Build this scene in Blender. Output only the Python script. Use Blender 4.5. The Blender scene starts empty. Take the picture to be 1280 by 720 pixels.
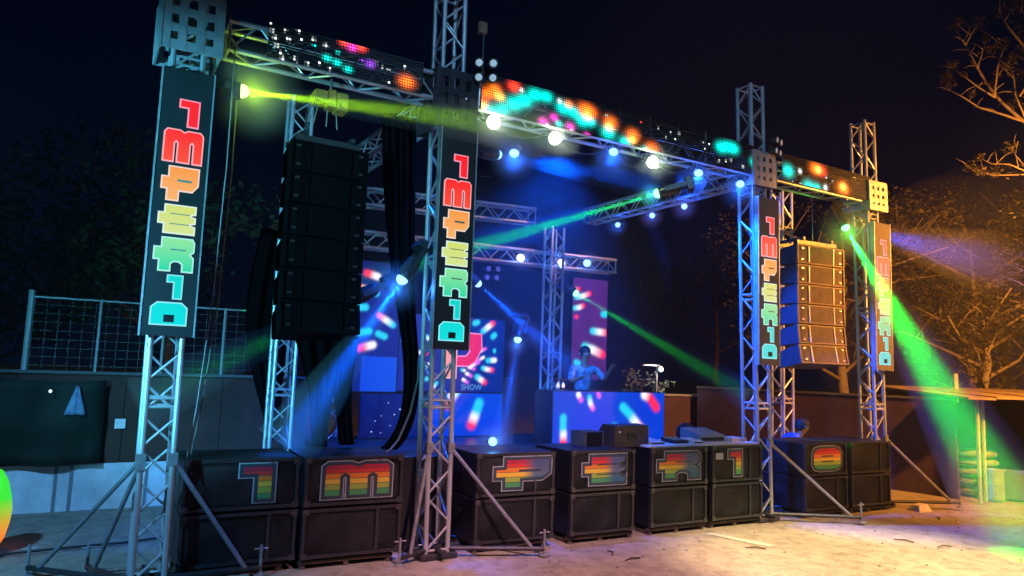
import bpy, bmesh, math, random
from math import radians as RAD, sin, cos, pi
from mathutils import Vector, Matrix, Euler
random.seed(7)
S = bpy.context.scene
COL = S.collection

# ------------------------------------------------------------------ camera
cam = bpy.data.objects.new('camera', bpy.data.cameras.new('camera'))
COL.objects.link(cam); S.camera = cam
cam.data.sensor_width = 36.0
cam.data.lens = 25.35
cam.data.clip_start = 0.05; cam.data.clip_end = 900
CR = Vector((0.85873031, -0.51120781, 0.03533888))
CU = Vector((-0.08677616, -0.07710632, 0.9932394))
CF = Vector((0.50502689, 0.85599135, 0.11057419))
cam.matrix_world = Matrix(((CR.x, CU.x, -CF.x, -0.624), (CR.y, CU.y, -CF.y, -6.8456), (CR.z, CU.z, -CF.z, 1.9033), (0, 0, 0, 1)))

# ------------------------------------------------------------------ world: night sky
W = bpy.data.worlds.new('World'); S.world = W; W.use_nodes = True
wn = W.node_tree.nodes; bg = wn['Background']
# clear night: deep navy, a little lighter towards the horizon
tcw = wn.new('ShaderNodeTexCoord'); sep = wn.new('ShaderNodeSeparateXYZ'); rw = wn.new('ShaderNodeValToRGB')
rw.color_ramp.elements[0].position = 0; rw.color_ramp.elements[0].color = (.0005, .0018, .0085, 1)
rw.color_ramp.elements[1].position = .8; rw.color_ramp.elements[1].color = (.0001, .0007, .0040, 1)
W.node_tree.links.new(tcw.outputs['Generated'], sep.inputs[0]); W.node_tree.links.new(sep.outputs['Z'], rw.inputs[0])
W.node_tree.links.new(rw.outputs[0], bg.inputs[0]); bg.inputs[1].default_value = 1.0
sun = bpy.data.lights.new('moonlight', 'SUN'); sun.energy = 0.03; sun.angle = RAD(0.5); sun.color = (.7, .8, 1)
sun_o = bpy.data.objects.new('moonlight', sun); COL.objects.link(sun_o); sun_o.rotation_euler = (RAD(40), 0, RAD(-160))
S.view_settings.view_transform = 'Standard'; S.view_settings.look = 'None'
S.view_settings.exposure = 0; S.view_settings.gamma = 1
S.cycles.volume_bounces = 0; S.cycles.max_bounces = 5; S.cycles.diffuse_bounces = 2; S.cycles.glossy_bounces = 2
S.cycles.transparent_max_bounces = 24; S.cycles.sample_clamp_indirect = 2.0; S.cycles.use_denoising = True
S.cycles.caustics_reflective = False; S.cycles.caustics_refractive = False

# ------------------------------------------------------------------ constants measured for the place
CAP_LEFT=[([(3.12,3.31),(3.3,3.27)],0.063,'rw'),([(3.01,3.08),(3.13,3.05)],0.056,'ow'),([(3.17,3.04),(3.3,3.0)],0.057,'cc'),([(2.99,2.76),(3.13,2.77)],0.062,'cc'),([(2.9,2.35),(2.96,2.34)],0.062,'ow'),([(3.04,2.37),(3.21,2.4)],0.062,'cc'),([(3.36,2.66),(3.48,2.59),(3.6,2.52)],0.057,'rwc'),([(3.36,2.37),(3.47,2.33)],0.057,'cc'),([(3.07,2.13),(3.28,2.19)],0.068,'rw')]
CAP_CENTRE=[([(5.07,2.64),(5.12,2.66)],0.054,'cc'),([(5.23,2.51),(5.34,2.6),(5.42,2.66)],0.055,'cwr'),([(5.43,2.43),(5.46,2.46)],0.055,'cc'),([(5.47,2.2),(5.47,2.18)],0.034,'cc'),([(5.17,2.16),(5.29,2.22)],0.03,'wp'),([(5.15,2.01),(5.26,2.07)],0.03,'pw'),([(5.03,1.92),(5.17,1.98)],0.032,'wp'),([(5.35,2.02),(5.48,2.03)],0.049,'cw'),([(5.26,1.89),(5.34,1.87),(5.44,1.86)],0.046,'cwr'),([(5.15,1.74),(5.23,1.69),(5.3,1.65)],0.054,'cwr'),([(4.99,1.9),(5.09,1.87)],0.032,'wp'),([(4.95,1.79),(5.04,1.75)],0.032,'wp'),([(4.89,1.69),(4.97,1.64)],0.031,'wp'),([(4.85,1.85),(4.91,1.84)],0.027,'cw'),([(4.16,2.38),(4.25,2.33)],0.039,'cw'),([(4.1,2.11),(4.2,2.1)],0.039,'wr'),([(4.16,1.88),(4.24,1.91)],0.039,'cw'),([(4.22,1.68),(4.32,1.73)],0.039,'cr'),([(4.35,2.6),(4.39,2.52)],0.04,'rw'),([(4.34,1.54),(4.41,1.62)],0.034,'wc'),([(3.98,2.24),(4.01,2.24)],0.026,'pp'),([(3.98,2.02),(4.01,2.02)],0.026,'pp'),([(4.02,1.78),(4.05,1.78)],0.026,'ww'),([(4.02,1.6),(4.05,1.6)],0.032,'cc')]
CAP_LOW=[([(4.8,1.53),(4.71,1.43),(4.63,1.28)],0.093,'cwr'),([(5.21,1.3),(5.17,1.17),(5.13,1.07),(5.08,0.94)],0.094,'ccwr')]
CAP_BOOTH=[([(5.69,1.19),(5.69,1.03),(5.7,0.94),(5.7,0.83)],0.067,'ccwr'),([(6.07,0.93),(6.07,0.76)],0.067,'cc'),([(6.84,1.35),(6.99,1.23),(7.09,1.12),(7.28,0.95)],0.083,'ccwr'),([(7.28,1.55),(7.4,1.5),(7.53,1.35)],0.084,'wrr'),([(6.67,1.04),(6.7,1.0)],0.075,'cc'),([(5.96,1.54),(6.01,1.46)],0.049,'wp'),([(6.17,1.5),(6.19,1.41),(6.24,1.33)],0.049,'cwp'),([(6.34,1.56),(6.36,1.52)],0.044,'pp')]
CAP_RIGHT=[([(7.15,3.38),(7.21,3.41)],0.052,'wr'),([(7.16,3.25),(7.32,3.29),(7.47,3.35)],0.053,'cwr'),([(7.13,3.05),(7.24,3.07),(7.33,3.11)],0.053,'cwr'),([(7.17,2.89),(7.19,2.89)],0.044,'rr'),([(7.8,2.98),(7.86,2.98)],0.07,'cc'),([(7.56,2.65),(7.73,2.64),(7.88,2.63)],0.072,'cwr'),([(7.39,2.35),(7.57,2.3),(7.8,2.22)],0.089,'cwr'),([(7.2,2.05),(7.29,2.01)],0.068,'cc')]
BLOB_A=[(1.31,4.99,0.039,'r'),(1.39,4.96,0.039,'m'),(1.48,4.98,0.039,'r'),(1.58,4.84,0.04,'v'),(1.97,4.75,0.065,'o'),(1.94,4.9,0.024,'w'),(1.25,4.87,0.027,'t'),(1.25,4.77,0.031,'t'),(1.15,4.79,0.031,'t'),(1.36,4.73,0.031,'t'),(1.13,4.91,0.031,'w'),(1.01,4.94,0.027,'w'),(0.87,4.98,0.026,'w'),(0.75,4.95,0.022,'w'),(0.6,4.99,0.03,'w'),(0.63,4.92,0.026,'w'),(0.66,4.86,0.03,'w'),(0.68,4.79,0.03,'w'),(0.72,4.73,0.026,'w'),(0.74,4.68,0.03,'w'),(0.85,4.71,0.026,'w'),(0.97,4.69,0.026,'w'),(1.08,4.72,0.023,'w'),(1.18,4.69,0.023,'w'),(0.78,4.88,0.03,'w'),(0.9,4.91,0.019,'w'),(1.49,4.86,0.024,'v'),(1.64,4.87,0.02,'w'),(1.71,4.84,0.02,'w'),(1.77,4.83,0.02,'w'),(1.78,4.7,0.024,'w'),(0.88,4.66,0.019,'w'),(1.02,4.88,0.019,'t')]
BLOB_B=[(2.82,4.73,0.069,'o'),(2.9,4.84,0.061,'o'),(2.99,4.91,0.061,'o'),(3.05,4.84,0.052,'y'),(2.85,4.69,0.043,'y'),(3.23,5.0,0.062,'r'),(3.33,4.98,0.045,'w'),(2.94,4.65,0.078,'t'),(3.1,4.71,0.07,'t'),(3.24,4.8,0.08,'t'),(3.37,4.87,0.08,'t'),(3.51,4.97,0.072,'t'),(3.66,4.98,0.064,'t'),(3.84,4.97,0.055,'w'),(3.89,4.9,0.074,'t'),(4.04,4.88,0.065,'t'),(4.17,4.81,0.075,'t'),(4.29,4.82,0.057,'t'),(4.2,4.95,0.075,'o'),(4.28,4.93,0.076,'o'),(4.23,4.87,0.047,'y'),(3.97,4.96,0.046,'o'),(3.63,4.68,0.054,'m'),(3.77,4.76,0.046,'m'),(3.68,4.65,0.036,'w'),(3.84,4.7,0.037,'t'),(4.0,4.7,0.046,'m'),(4.02,4.65,0.037,'w'),(4.24,4.64,0.038,'m'),(4.58,4.87,0.077,'o'),(4.56,4.81,0.048,'y'),(4.55,4.74,0.077,'t'),(4.93,4.78,0.078,'o'),(4.92,4.72,0.049,'y'),(4.81,4.67,0.068,'t'),(5.24,4.67,0.08,'o'),(5.14,4.62,0.059,'t'),(6.44,4.92,0.075,'t'),(6.56,4.95,0.075,'t'),(6.68,4.95,0.075,'t'),(7.09,4.83,0.066,'t'),(5.34,4.96,0.02,'w'),(5.55,4.94,0.02,'w'),(5.69,4.96,0.026,'w'),(5.47,4.86,0.02,'w'),(5.62,4.87,0.02,'w'),(6.11,4.93,0.021,'w'),(6.22,4.92,0.021,'w'),(6.14,4.85,0.021,'w'),(6.41,4.73,0.027,'w'),(6.53,4.75,0.027,'w'),(6.63,4.78,0.027,'w'),(6.86,4.73,0.033,'w'),(4.52,4.94,0.024,'t'),(5.06,4.97,0.02,'r')]
BLOB_C=[(7.78,4.83,0.091,'t'),(8.04,4.87,0.069,'w'),(8.38,4.97,0.094,'o'),(8.53,4.96,0.083,'r'),(8.45,4.96,0.059,'y'),(8.23,4.67,0.093,'t'),(8.41,4.68,0.07,'t'),(8.61,4.72,0.083,'w'),(9.03,4.77,0.109,'o'),(9.03,4.8,0.06,'y'),(7.88,4.68,0.023,'w'),(8.05,4.69,0.023,'w'),(8.63,4.88,0.03,'w'),(8.78,4.84,0.024,'w')]
BRANCHES=[([(14.6, -0.88, 6.44), (14.1, -0.45, 6.81), (13.84, -0.18, 7.24), (13.79, -0.02, 7.56), (13.73, 0.14, 7.97), (13.76, 0.26, 8.29), (13.8, 0.37, 8.55)], 0.035), ([(12.89, -0.08, 8.12), (12.94, 0.03, 8.35), (12.99, 0.14, 8.62)], 0.012), ([(12.79, -0.13, 8.08), (13.01, -0.12, 8.33), (13.25, -0.12, 8.57)], 0.012), ([(14.04, -0.48, 6.79), (13.81, -0.19, 6.98), (13.63, 0.07, 7.13), (13.51, 0.29, 7.37), (13.39, 0.51, 7.58)], 0.02), ([(13.24, -0.39, 7.1), (13.13, -0.18, 7.32), (13.01, 0.03, 7.59), (12.96, 0.21, 7.81)], 0.015), ([(13.11, -0.43, 7.09), (13.27, -0.41, 7.51), (13.45, -0.39, 7.94), (13.61, -0.35, 8.23)], 0.013), ([(13.52, -0.73, 6.67), (13.5, -0.6, 7.12), (13.59, -0.54, 7.54), (13.64, -0.43, 7.82)], 0.014), ([(13.01, -0.21, 7.66), (13.22, -0.21, 8.03), (13.43, -0.2, 8.35)], 0.01), ([(13.83, -1.22, 7.15), (13.46, -0.9, 7.76), (13.24, -0.66, 8.31), (13.2, -0.51, 8.67)], 0.025), ([(13.77, -1.27, 7.85), (13.41, -0.95, 8.39), (13.23, -0.72, 8.79)], 0.02), ([(14.53, -0.88, 5.83), (14.07, -0.43, 5.8), (13.79, -0.08, 5.81), (13.62, 0.18, 5.9), (13.66, 0.31, 6.05)], 0.016), ([(13.81, -0.67, 5.71), (13.61, -0.4, 5.92), (13.5, -0.16, 5.96), (13.41, 0.04, 6.13)], 0.012), ([(13.95, -0.73, 5.54), (13.77, -0.5, 6.0), (13.75, -0.35, 6.26)], 0.012), ([(13.4, -0.71, 7.06), (13.71, -0.78, 7.49), (13.77, -0.71, 8.06)], 0.012)]
TIPS=[((12.59, -0.07, 8.45), 0.23), ((12.96, -0.29, 8.48), 0.21), ((12.57, 0.09, 7.37), 0.19), ((12.51, 0.1, 7.5), 0.15), ((12.6, 0.02, 7.69), 0.16), ((13.35, -0.47, 8.12), 0.18), ((13.48, -0.51, 7.78), 0.21), ((13.11, -0.34, 8.21), 0.12), ((13.27, -0.5, 8.71), 0.21), ((13.46, -0.63, 8.86), 0.21), ((13.05, -0.01, 5.87), 0.16), ((13.21, -0.09, 5.79), 0.18), ((13.46, -0.24, 5.81), 0.18), ((13.18, -0.1, 6.04), 0.12), ((13.65, -0.41, 6.24), 0.21), ((13.21, -0.37, 8.01), 0.15), ((13.77, -0.72, 8.09), 0.23), ((13.65, -0.58, 7.59), 0.23), ((13.65, -0.51, 7.03), 0.18), ((13.32, -0.39, 7.57), 0.12), ((13.62, -0.66, 8.35), 0.22), ((13.26, -0.33, 7.38), 0.12), ((12.96, -0.12, 7.18), 0.1), ((12.81, -0.08, 7.54), 0.09), ((13.59, -0.68, 8.64), 0.21), ((13.6, -0.59, 7.91), 0.18)]


# ------------------------------------------------------------------ materials
MATS = {}
def mat(name, color, rough=.6, metal=0.0, noise=0.0, nscale=6.0, bump=0.0, bscale=40.0, emit=None, estr=0.0, spec=.5, color2=None):
    if name in MATS: return MATS[name]
    m = bpy.data.materials.new(name); m.use_nodes = True
    nt = m.node_tree; b = nt.nodes['Principled BSDF']
    b.inputs['Base Color'].default_value = (*color, 1); b.inputs['Roughness'].default_value = rough
    b.inputs['Metallic'].default_value = metal; b.inputs['Specular IOR Level'].default_value = spec
    if noise > 0:
        tc = nt.nodes.new('ShaderNodeTexCoord'); n = nt.nodes.new('ShaderNodeTexNoise')
        n.inputs['Scale'].default_value = nscale; n.inputs['Detail'].default_value = 6; n.inputs['Roughness'].default_value = .65
        nt.links.new(tc.outputs['Object'], n.inputs['Vector'])
        r = nt.nodes.new('ShaderNodeValToRGB'); c2 = color2 or tuple(max(0, c*(1-noise)) for c in color)
        r.color_ramp.elements[0].position = .32; r.color_ramp.elements[1].position = .68
        r.color_ramp.elements[0].color = (*c2, 1); r.color_ramp.elements[1].color = (*[min(1, c*(1+noise*.5)) for c in color], 1)
        nt.links.new(n.outputs['Fac'], r.inputs['Fac']); nt.links.new(r.outputs['Color'], b.inputs['Base Color'])
        mr = nt.nodes.new('ShaderNodeMapRange'); mr.inputs['To Min'].default_value = max(.05, rough-.15); mr.inputs['To Max'].default_value = min(1, rough+.15)
        nt.links.new(n.outputs['Fac'], mr.inputs['Value']); nt.links.new(mr.outputs[0], b.inputs['Roughness'])
    if bump > 0:
        tc2 = nt.nodes.new('ShaderNodeTexCoord'); n2 = nt.nodes.new('ShaderNodeTexNoise'); n2.inputs['Scale'].default_value = bscale; n2.inputs['Detail'].default_value = 5
        nt.links.new(tc2.outputs['Object'], n2.inputs['Vector'])
        bp = nt.nodes.new('ShaderNodeBump'); bp.inputs['Strength'].default_value = bump; bp.inputs['Distance'].default_value = .02
        nt.links.new(n2.outputs['Fac'], bp.inputs['Height']); nt.links.new(bp.outputs[0], b.inputs['Normal'])
    if emit:
        b.inputs['Emission Color'].default_value = (*emit, 1); b.inputs['Emission Strength'].default_value = estr
    MATS[name] = m; return m

def led_mat(name, strength):
    m = bpy.data.materials.new(name); m.use_nodes = True; nt = m.node_tree; b = nt.nodes['Principled BSDF']
    b.inputs['Base Color'].default_value = (.01, .01, .012, 1); b.inputs['Roughness'].default_value = .5
    a = nt.nodes.new('ShaderNodeAttribute'); a.attribute_name = 'Col'
    nt.links.new(a.outputs['Color'], b.inputs['Emission Color']); b.inputs['Emission Strength'].default_value = strength
    return m

ALU = mat('aluminium_truss', (.62, .64, .66), .42, .55, noise=.25, nscale=9)
ALU_DULL = mat('dull_steel', (.32, .33, .35), .5, .5, noise=.3, nscale=12)
BLACK = mat('black_cabinet_paint', (.011, .012, .015), .45, noise=.6, nscale=5, bump=.25, bscale=90)
BLACK_METAL = mat('black_metal', (.04, .04, .044), .36, .3, noise=.3, nscale=15)
GRILLE = mat('perforated_black_grille', (.022, .024, .028), .34, .6, noise=.7, nscale=3.5, bump=.5, bscale=160)
ARRAY_LIT = mat('array_front_lit', (.20, .12, .07), .5, .1, noise=.3, nscale=5, bump=.2, bscale=80)  # orange lamp light put into the brown of the front
ARRAY_LIT_GR = mat('array_grille_lit', (.13, .08, .05), .45, .2, noise=.35, nscale=8, bump=.5, bscale=160)  # grille brown carries the same orange light
ARRAY_SHADE = mat('array_side_shaded', (.05, .06, .08), .5, noise=.3, nscale=6)  # bluish shade put into the side colour
ARRAY_DIM = mat('array_silhouette', (.004, .004, .005), .8, noise=.3, nscale=6, spec=.05)  # near-black copy, so the left array stands as a silhouette
CLOTH = mat('black_stage_cloth', (.004, .004, .005), 1.0, noise=.3, nscale=3, spec=0)
RUBBER = mat('rubber', (.02, .02, .02), .8)
WOOD = mat('worn_plywood', (.10, .075, .05), .8, noise=.45, nscale=8)
YELLOW = mat('yellow_hoist_paint', (.55, .32, .02), .5, noise=.25, nscale=10, emit=(.5, .28, .02), estr=0.0)
WHITE = mat('white_paint', (.75, .75, .75), .6, noise=.15, nscale=4)
PANEL_LIT = mat('banner_cloth_lit', (.12, .10, .09), .75, noise=.2, nscale=4)  # same cloth lightened for the banners in the orange light
PANEL_DIM = mat('banner_cloth_dim', (.010, .016, .018), .7, noise=.2, nscale=4)  # same cloth darkened for the banners out of that light
LED = led_mat('led_pixels', 1.15)
LED_PIX = led_mat('led_mesh_pixels', 2.4)
SIGN = led_mat('sign_light', 1.0)

def lens(name, color, s): return mat(name, (.05, .05, .05), .2, emit=color, estr=s)
L_BLUE = lens('lamp_lens_blue', (.30, .60, 1), 2.2)
L_WARM = lens('lamp_lens_warm_white', (1, .98, .80), 3)
L_GREEN = lens('lamp_lens_green', (.32, 1, .48), 2.2)
L_LIME = lens('lamp_lens_lime', (.80, 1, .30), 2.6)
L_CYAN = lens('lamp_lens_cyan', (.28, .72, 1), 2.4)
L_DIM = mat('frosted_lamp_glass', (.7, .75, .78), .3, emit=(.55, .75, .8), estr=.35)  # faint glow stands in for light reflected by the unlit glass

# ------------------------------------------------------------------ mesh helpers
class MB:
    def __init__(s): s.v = []; s.f = []; s.c = None
    def add(s, vs, fs):
        o = len(s.v); s.v += [tuple(v) for v in vs]; s.f += [tuple(i+o for i in f) for f in fs]; return s
    def box(s, x0, x1, y0, y1, z0, z1):
        return s.add([(x0,y0,z0),(x1,y0,z0),(x1,y1,z0),(x0,y1,z0),(x0,y0,z1),(x1,y0,z1),(x1,y1,z1),(x0,y1,z1)],
                     [(0,3,2,1),(4,5,6,7),(0,1,5,4),(1,2,6,5),(2,3,7,6),(3,0,4,7)])
    def cham(s, x0, x1, y0, y1, z0, z1, c=.008):
        # box whose vertical and top edges are chamfered
        ring = [(x0+c,y0),(x1-c,y0),(x1,y0+c),(x1,y1-c),(x1-c,y1),(x0+c,y1),(x0,y1-c),(x0,y0+c)]
        cx, cy = (x0+x1)/2, (y0+y1)/2
        top = [(x + (c if x < cx else -c), y + (c if y < cy else -c)) for x, y in ring]
        vs = [(x,y,z0) for x,y in ring] + [(x,y,z1-c) for x,y in ring] + [(x,y,z1) for x,y in top]
        fs = [tuple(range(7,-1,-1)), tuple(range(16,24))]
        for k in (0, 8):
            for i in range(8): j = (i+1) % 8; fs.append((k+i, k+j, k+8+j, k+8+i))
        return s.add(vs, fs)
    def tube(s, p0, p1, r, n=8, r1=None, cap=True):
        p0, p1 = Vector(p0), Vector(p1); d = (p1-p0)
        if d.length < 1e-6: return s
        d.normalize(); a = d.orthogonal().normalized(); b = d.cross(a); r1 = r if r1 is None else r1
        vs = []
        for p, q in ((p0, r), (p1, r1)):
            for k in range(n): t = 2*pi*k/n; vs.append(p + a*cos(t)*q + b*sin(t)*q)
        fs = [(k, (k+1) % n, n+(k+1) % n, n+k) for k in range(n)]
        if cap: fs += [tuple(range(n-1,-1,-1)), tuple(range(n, 2*n))]
        return s.add(vs, fs)
    def path(s, pts, rs, n=6):
        pts = [Vector(p) for p in pts]
        if not hasattr(rs, '__len__'): rs = [rs]*len(pts)
        vs = []; a = None
        for i, p in enumerate(pts):
            d = (pts[min(i+1, len(pts)-1)] - pts[max(i-1, 0)]).normalized()
            a = d.orthogonal().normalized() if a is None else (a - d*a.dot(d)).normalized()
            b = d.cross(a)
            for k in range(n): t = 2*pi*k/n; vs.append(p + (a*cos(t) + b*sin(t))*rs[i])
        fs = []
        for i in range(len(pts)-1):
            for k in range(n): fs.append((i*n+k, i*n+(k+1) % n, (i+1)*n+(k+1) % n, (i+1)*n+k))
        fs += [tuple(range(n-1,-1,-1)), tuple(range((len(pts)-1)*n, len(pts)*n))]
        return s.add(vs, fs)
    def lathe(s, prof, n=20, axis='z', c=(0,0,0)):
        vs = []
        for r, h in prof:
            for k in range(n):
                t = 2*pi*k/n; p = (r*cos(t), r*sin(t), h)
                vs.append((p[0]+c[0], p[1]+c[1], p[2]+c[2]))
        fs = []
        for i in range(len(prof)-1):
            for k in range(n): fs.append((i*n+k, i*n+(k+1) % n, (i+1)*n+(k+1) % n, (i+1)*n+k))
        fs += [tuple(range(n-1,-1,-1)), tuple(range((len(prof)-1)*n, len(prof)*n))]
        return s.add(vs, fs)
    def prism(s, poly, y0, y1):
        # poly in XZ, counter-clockwise seen from -Y; front at y0 (nearer viewer)
        n = len(poly)
        vs = [(x, y0, z) for x, z in poly] + [(x, y1, z) for x, z in poly]
        fs = [tuple(range(n)), tuple(range(2*n-1, n-1, -1))]
        for i in range(n): j = (i+1) % n; fs.append((i, n+i, n+j, j))
        return s.add(vs, fs)
    def mesh(s, name, m=None, smooth=False):
        me = bpy.data.meshes.new(name); me.from_pydata(s.v, [], s.f)
        if s.c is not None:
            at = me.color_attributes.new('Col', 'FLOAT_COLOR', 'POINT')
            flat = []
            for c in s.c: flat += [c[0], c[1], c[2], 1.0]
            at.data.foreach_set('color', flat)
        if m: me.materials.append(m)
        if smooth: me.polygons.foreach_set('use_smooth', [True]*len(me.polygons))
        me.update(); return me
    def build(s, name, m=None, parent=None, smooth=False, loc=None):
        return link(name, s.mesh(name, m, smooth), parent, loc)

def link(name, data, parent=None, loc=None, rot=None):
    o = bpy.data.objects.new(name, data); COL.objects.link(o)
    if parent: o.parent = parent
    if loc is not None: o.location = loc
    if rot is not None: o.rotation_euler = rot
    return o
def tag(o, label=None, cat=None, group=None, kind=None):
    if label: o['label'] = label
    if cat: o['category'] = cat
    if group: o['group'] = group
    if kind: o['kind'] = kind
    return o
def thing(name, label, cat, loc=(0,0,0), rz=0, group=None, rot=None):
    o = bpy.data.objects.new(name, None); COL.objects.link(o); o.empty_display_size = .2
    o.location = loc; o.rotation_euler = rot if rot is not None else (0, 0, rz)
    return tag(o, label, cat, group)
def copy_tree(o, parent=None):
    c = o.copy(); COL.objects.link(c)
    if parent: c.parent = parent
    for ch in list(o.children): copy_tree(ch, c)
    return c
UNIT = {}
def bar(name, p0, p1, r, m, parent, n=7):
    # a tube object between two points; alike bars share one unit mesh
    key = (round(r, 4), m.name, n)
    if key not in UNIT: UNIT[key] = MB().tube((0,0,0), (0,0,1), r, n).mesh('bar', m, False)
    p0, p1 = Vector(p0), Vector(p1); d = p1-p0
    o = link(name, UNIT[key], parent)
    o.rotation_mode = 'QUATERNION'; o.rotation_quaternion = Vector((0,0,1)).rotation_difference(d)
    o.location = p0; o.scale = (1, 1, d.length); return o
def aim(d): return (-Vector(d)).to_track_quat('Z', 'Y').to_euler()   # local -Z looks along d
def offset(poly, d):
    # move every edge of a counter-clockwise polygon outwards by d
    n = len(poly); out = []
    for i in range(n):
        p, a, b = Vector(poly[i]), Vector(poly[i-1]), Vector(poly[(i+1) % n])
        e1 = (p-a).normalized(); e2 = (b-p).normalized()
        n1 = Vector((e1.y, -e1.x)); n2 = Vector((e2.y, -e2.x)); h = n1+n2
        if h.length < .2: out.append(tuple(p + n1*d)); continue
        h.normalize(); k = max(.4, h.dot(n1)); out.append(tuple(p + h*(d/k)))
    return out

# ------------------------------------------------------------------ setting: ground, sky comes from the world
def ground_mat():
    m = bpy.data.materials.new('sandy_ground'); m.use_nodes = True; nt = m.node_tree; b = nt.nodes['Principled BSDF']
    b.inputs['Roughness'].default_value = .9; b.inputs['Specular IOR Level'].default_value = .2
    tc = nt.nodes.new('ShaderNodeTexCoord')
    def noise(s, d=6, ro=.6):
        n = nt.nodes.new('ShaderNodeTexNoise'); n.inputs['Scale'].default_value = s; n.inputs['Detail'].default_value = d; n.inputs['Roughness'].default_value = ro
        nt.links.new(tc.outputs['Object'], n.inputs['Vector']); return n
    n1, n2, n3 = noise(.55, 7, .65), noise(5, 6, .7), noise(45, 4, .6)
    r1 = nt.nodes.new('ShaderNodeValToRGB'); r1.color_ramp.elements[0].position = .3; r1.color_ramp.elements[1].position = .7
    r1.color_ramp.elements[0].color = (.25, .21, .17, 1); r1.color_ramp.elements[1].color = (.40, .345, .28, 1)
    r2 = nt.nodes.new('ShaderNodeValToRGB'); r2.color_ramp.elements[0].position = .34; r2.color_ramp.elements[1].position = .55
    r2.color_ramp.elements[0].color = (.55, .52, .5, 1); r2.color_ramp.elements[1].color = (1, 1, 1, 1)
    mx = nt.nodes.new('ShaderNodeMixRGB'); mx.blend_type = 'MULTIPLY'; mx.inputs[0].default_value = .8
    nt.links.new(n1.outputs['Fac'], r1.inputs[0]); nt.links.new(n2.outputs['Fac'], r2.inputs[0])
    nt.links.new(r1.outputs[0], mx.inputs[1]); nt.links.new(r2.outputs[0], mx.inputs[2]); nt.links.new(mx.outputs[0], b.inputs['Base Color'])
    ad = nt.nodes.new('ShaderNodeMath'); ad.operation = 'ADD'; nt.links.new(n2.outputs['Fac'], ad.inputs[0]); nt.links.new(n3.outputs['Fac'], ad.inputs[1])
    bp = nt.nodes.new('ShaderNodeBump'); bp.inputs['Strength'].default_value = .8; bp.inputs['Distance'].default_value = .03
    nt.links.new(ad.outputs[0], bp.inputs['Height']); nt.links.new(bp.outputs[0], b.inputs['Normal'])
    return m
def hgt(x, y):
    from mathutils import noise as N
    d = math.hypot(x-5, y+2)
    return .03*N.noise(Vector((x*.5, y*.5, 0))) + .015*N.noise(Vector((x*1.7, y*1.7, 3)))-.012 if d < 26 else -.012
g = MB(); xs = [-130, -60, -30] + [-14 + .4*i for i in range(96)] + [30, 60, 130]
ys = [-130, -60, -25] + [-12 + .4*i for i in range(60)] + [20, 45, 130]
for yy in ys:
    for xx in xs: g.v.append((xx, yy, hgt(xx, yy) * (0 if (-1 < xx < 10.6 and -1.7 < yy < 1.4) else 1)))
nx = len(xs)
for j in range(len(ys)-1):
    for i in range(nx-1): g.f.append((j*nx+i, j*nx+i+1, (j+1)*nx+i+1, (j+1)*nx+i))
tag(g.build('ground', ground_mat(), None, True), kind='structure')

# ------------------------------------------------------------------ truss towers
TW = .12                                   # half spacing of the chords
def lattice_bars(z0, z1):
    # (p0, p1, kind) of rungs and diagonals of a square tower
    out = []; c = [(-TW,-TW),(TW,-TW),(TW,TW),(-TW,TW)]
    n = max(1, round((z1-z0)/.27)); h = (z1-z0)/n
    for f in range(4):
        a, b = c[f], c[(f+1) % 4]
        for i in range(n):
            za, zb = z0+i*h, z0+(i+1)*h
            p, q = (a, b) if (i+f) % 2 == 0 else (b, a)
            out.append(((p[0],p[1],za+.02), (q[0],q[1],zb-.02), 'brace'))
        z = z0
        while z < z1+.01:
            for zz in ((z+.012, z-.06) if z > z0+.1 and z < z1-.1 else (min(max(z, z0+.02), z1-.02),)):
                out.append(((a[0],a[1],zz), (b[0],b[1],zz), 'rung'))
            z += 1.48
    return out
def tower(label, x, y, z0, z1, fine=True, rz=0, group='truss towers of the stage'):
    t = thing('truss_tower', label, 'truss tower', (x, y, 0), rz, group)
    for cx, cy in ((-TW,-TW),(TW,-TW),(TW,TW),(-TW,TW)): bar('chord', (cx,cy,z0), (cx,cy,z1), .025, ALU, t, 10)
    if fine:
        for p, q, k in lattice_bars(z0, z1): bar(k, p, q, .0115 if k == 'brace' else .013, ALU, t, 6)
    else:
        m = MB()
        for p, q, k in lattice_bars(z0, z1): m.tube(p, q, .0115, 5, cap=False)
        tag(m.build('lattice', ALU, t), kind='stuff')
    return t
def sleeve(t, z0, z1, h=.24, ox=0, m=ALU):
    # lattice block that rides on the tower: plates with window openings
    s = MB(); n = 3; w = .072; e = h
    for f in range(4):
        def P(u, v, d):
            return [(ox+u, -e+d, v), (ox+e-d, u, v), (ox-u, e-d, v), (ox-e+d, -u, v)][f]
        def plate(u0, u1, v0, v1, th, d0=0):
            vs = [P(u0,v0,d0),P(u1,v0,d0),P(u1,v1,d0),P(u0,v1,d0),P(u0,v0,th),P(u1,v0,th),P(u1,v1,th),P(u0,v1,th)]
            s.add(vs, [(0,1,2,3),(7,6,5,4),(1,0,4,5),(2,1,5,6),(3,2,6,7),(0,3,7,4)])
        for i in range(n+1):
            z = z0 + (z1-z0-w)*i/n; plate(-e+.001*f, e-.001*f, z, z+w*(1.2 if i in (0, n) else 1), .012)
            u = -e + (2*e-w)*i/n; plate(u, u+w*(1.15 if i in (0, n) else .95), z0+.002, z1-.002, .017, -.004)
    return s.build('sleeve_block', m, t)
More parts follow.
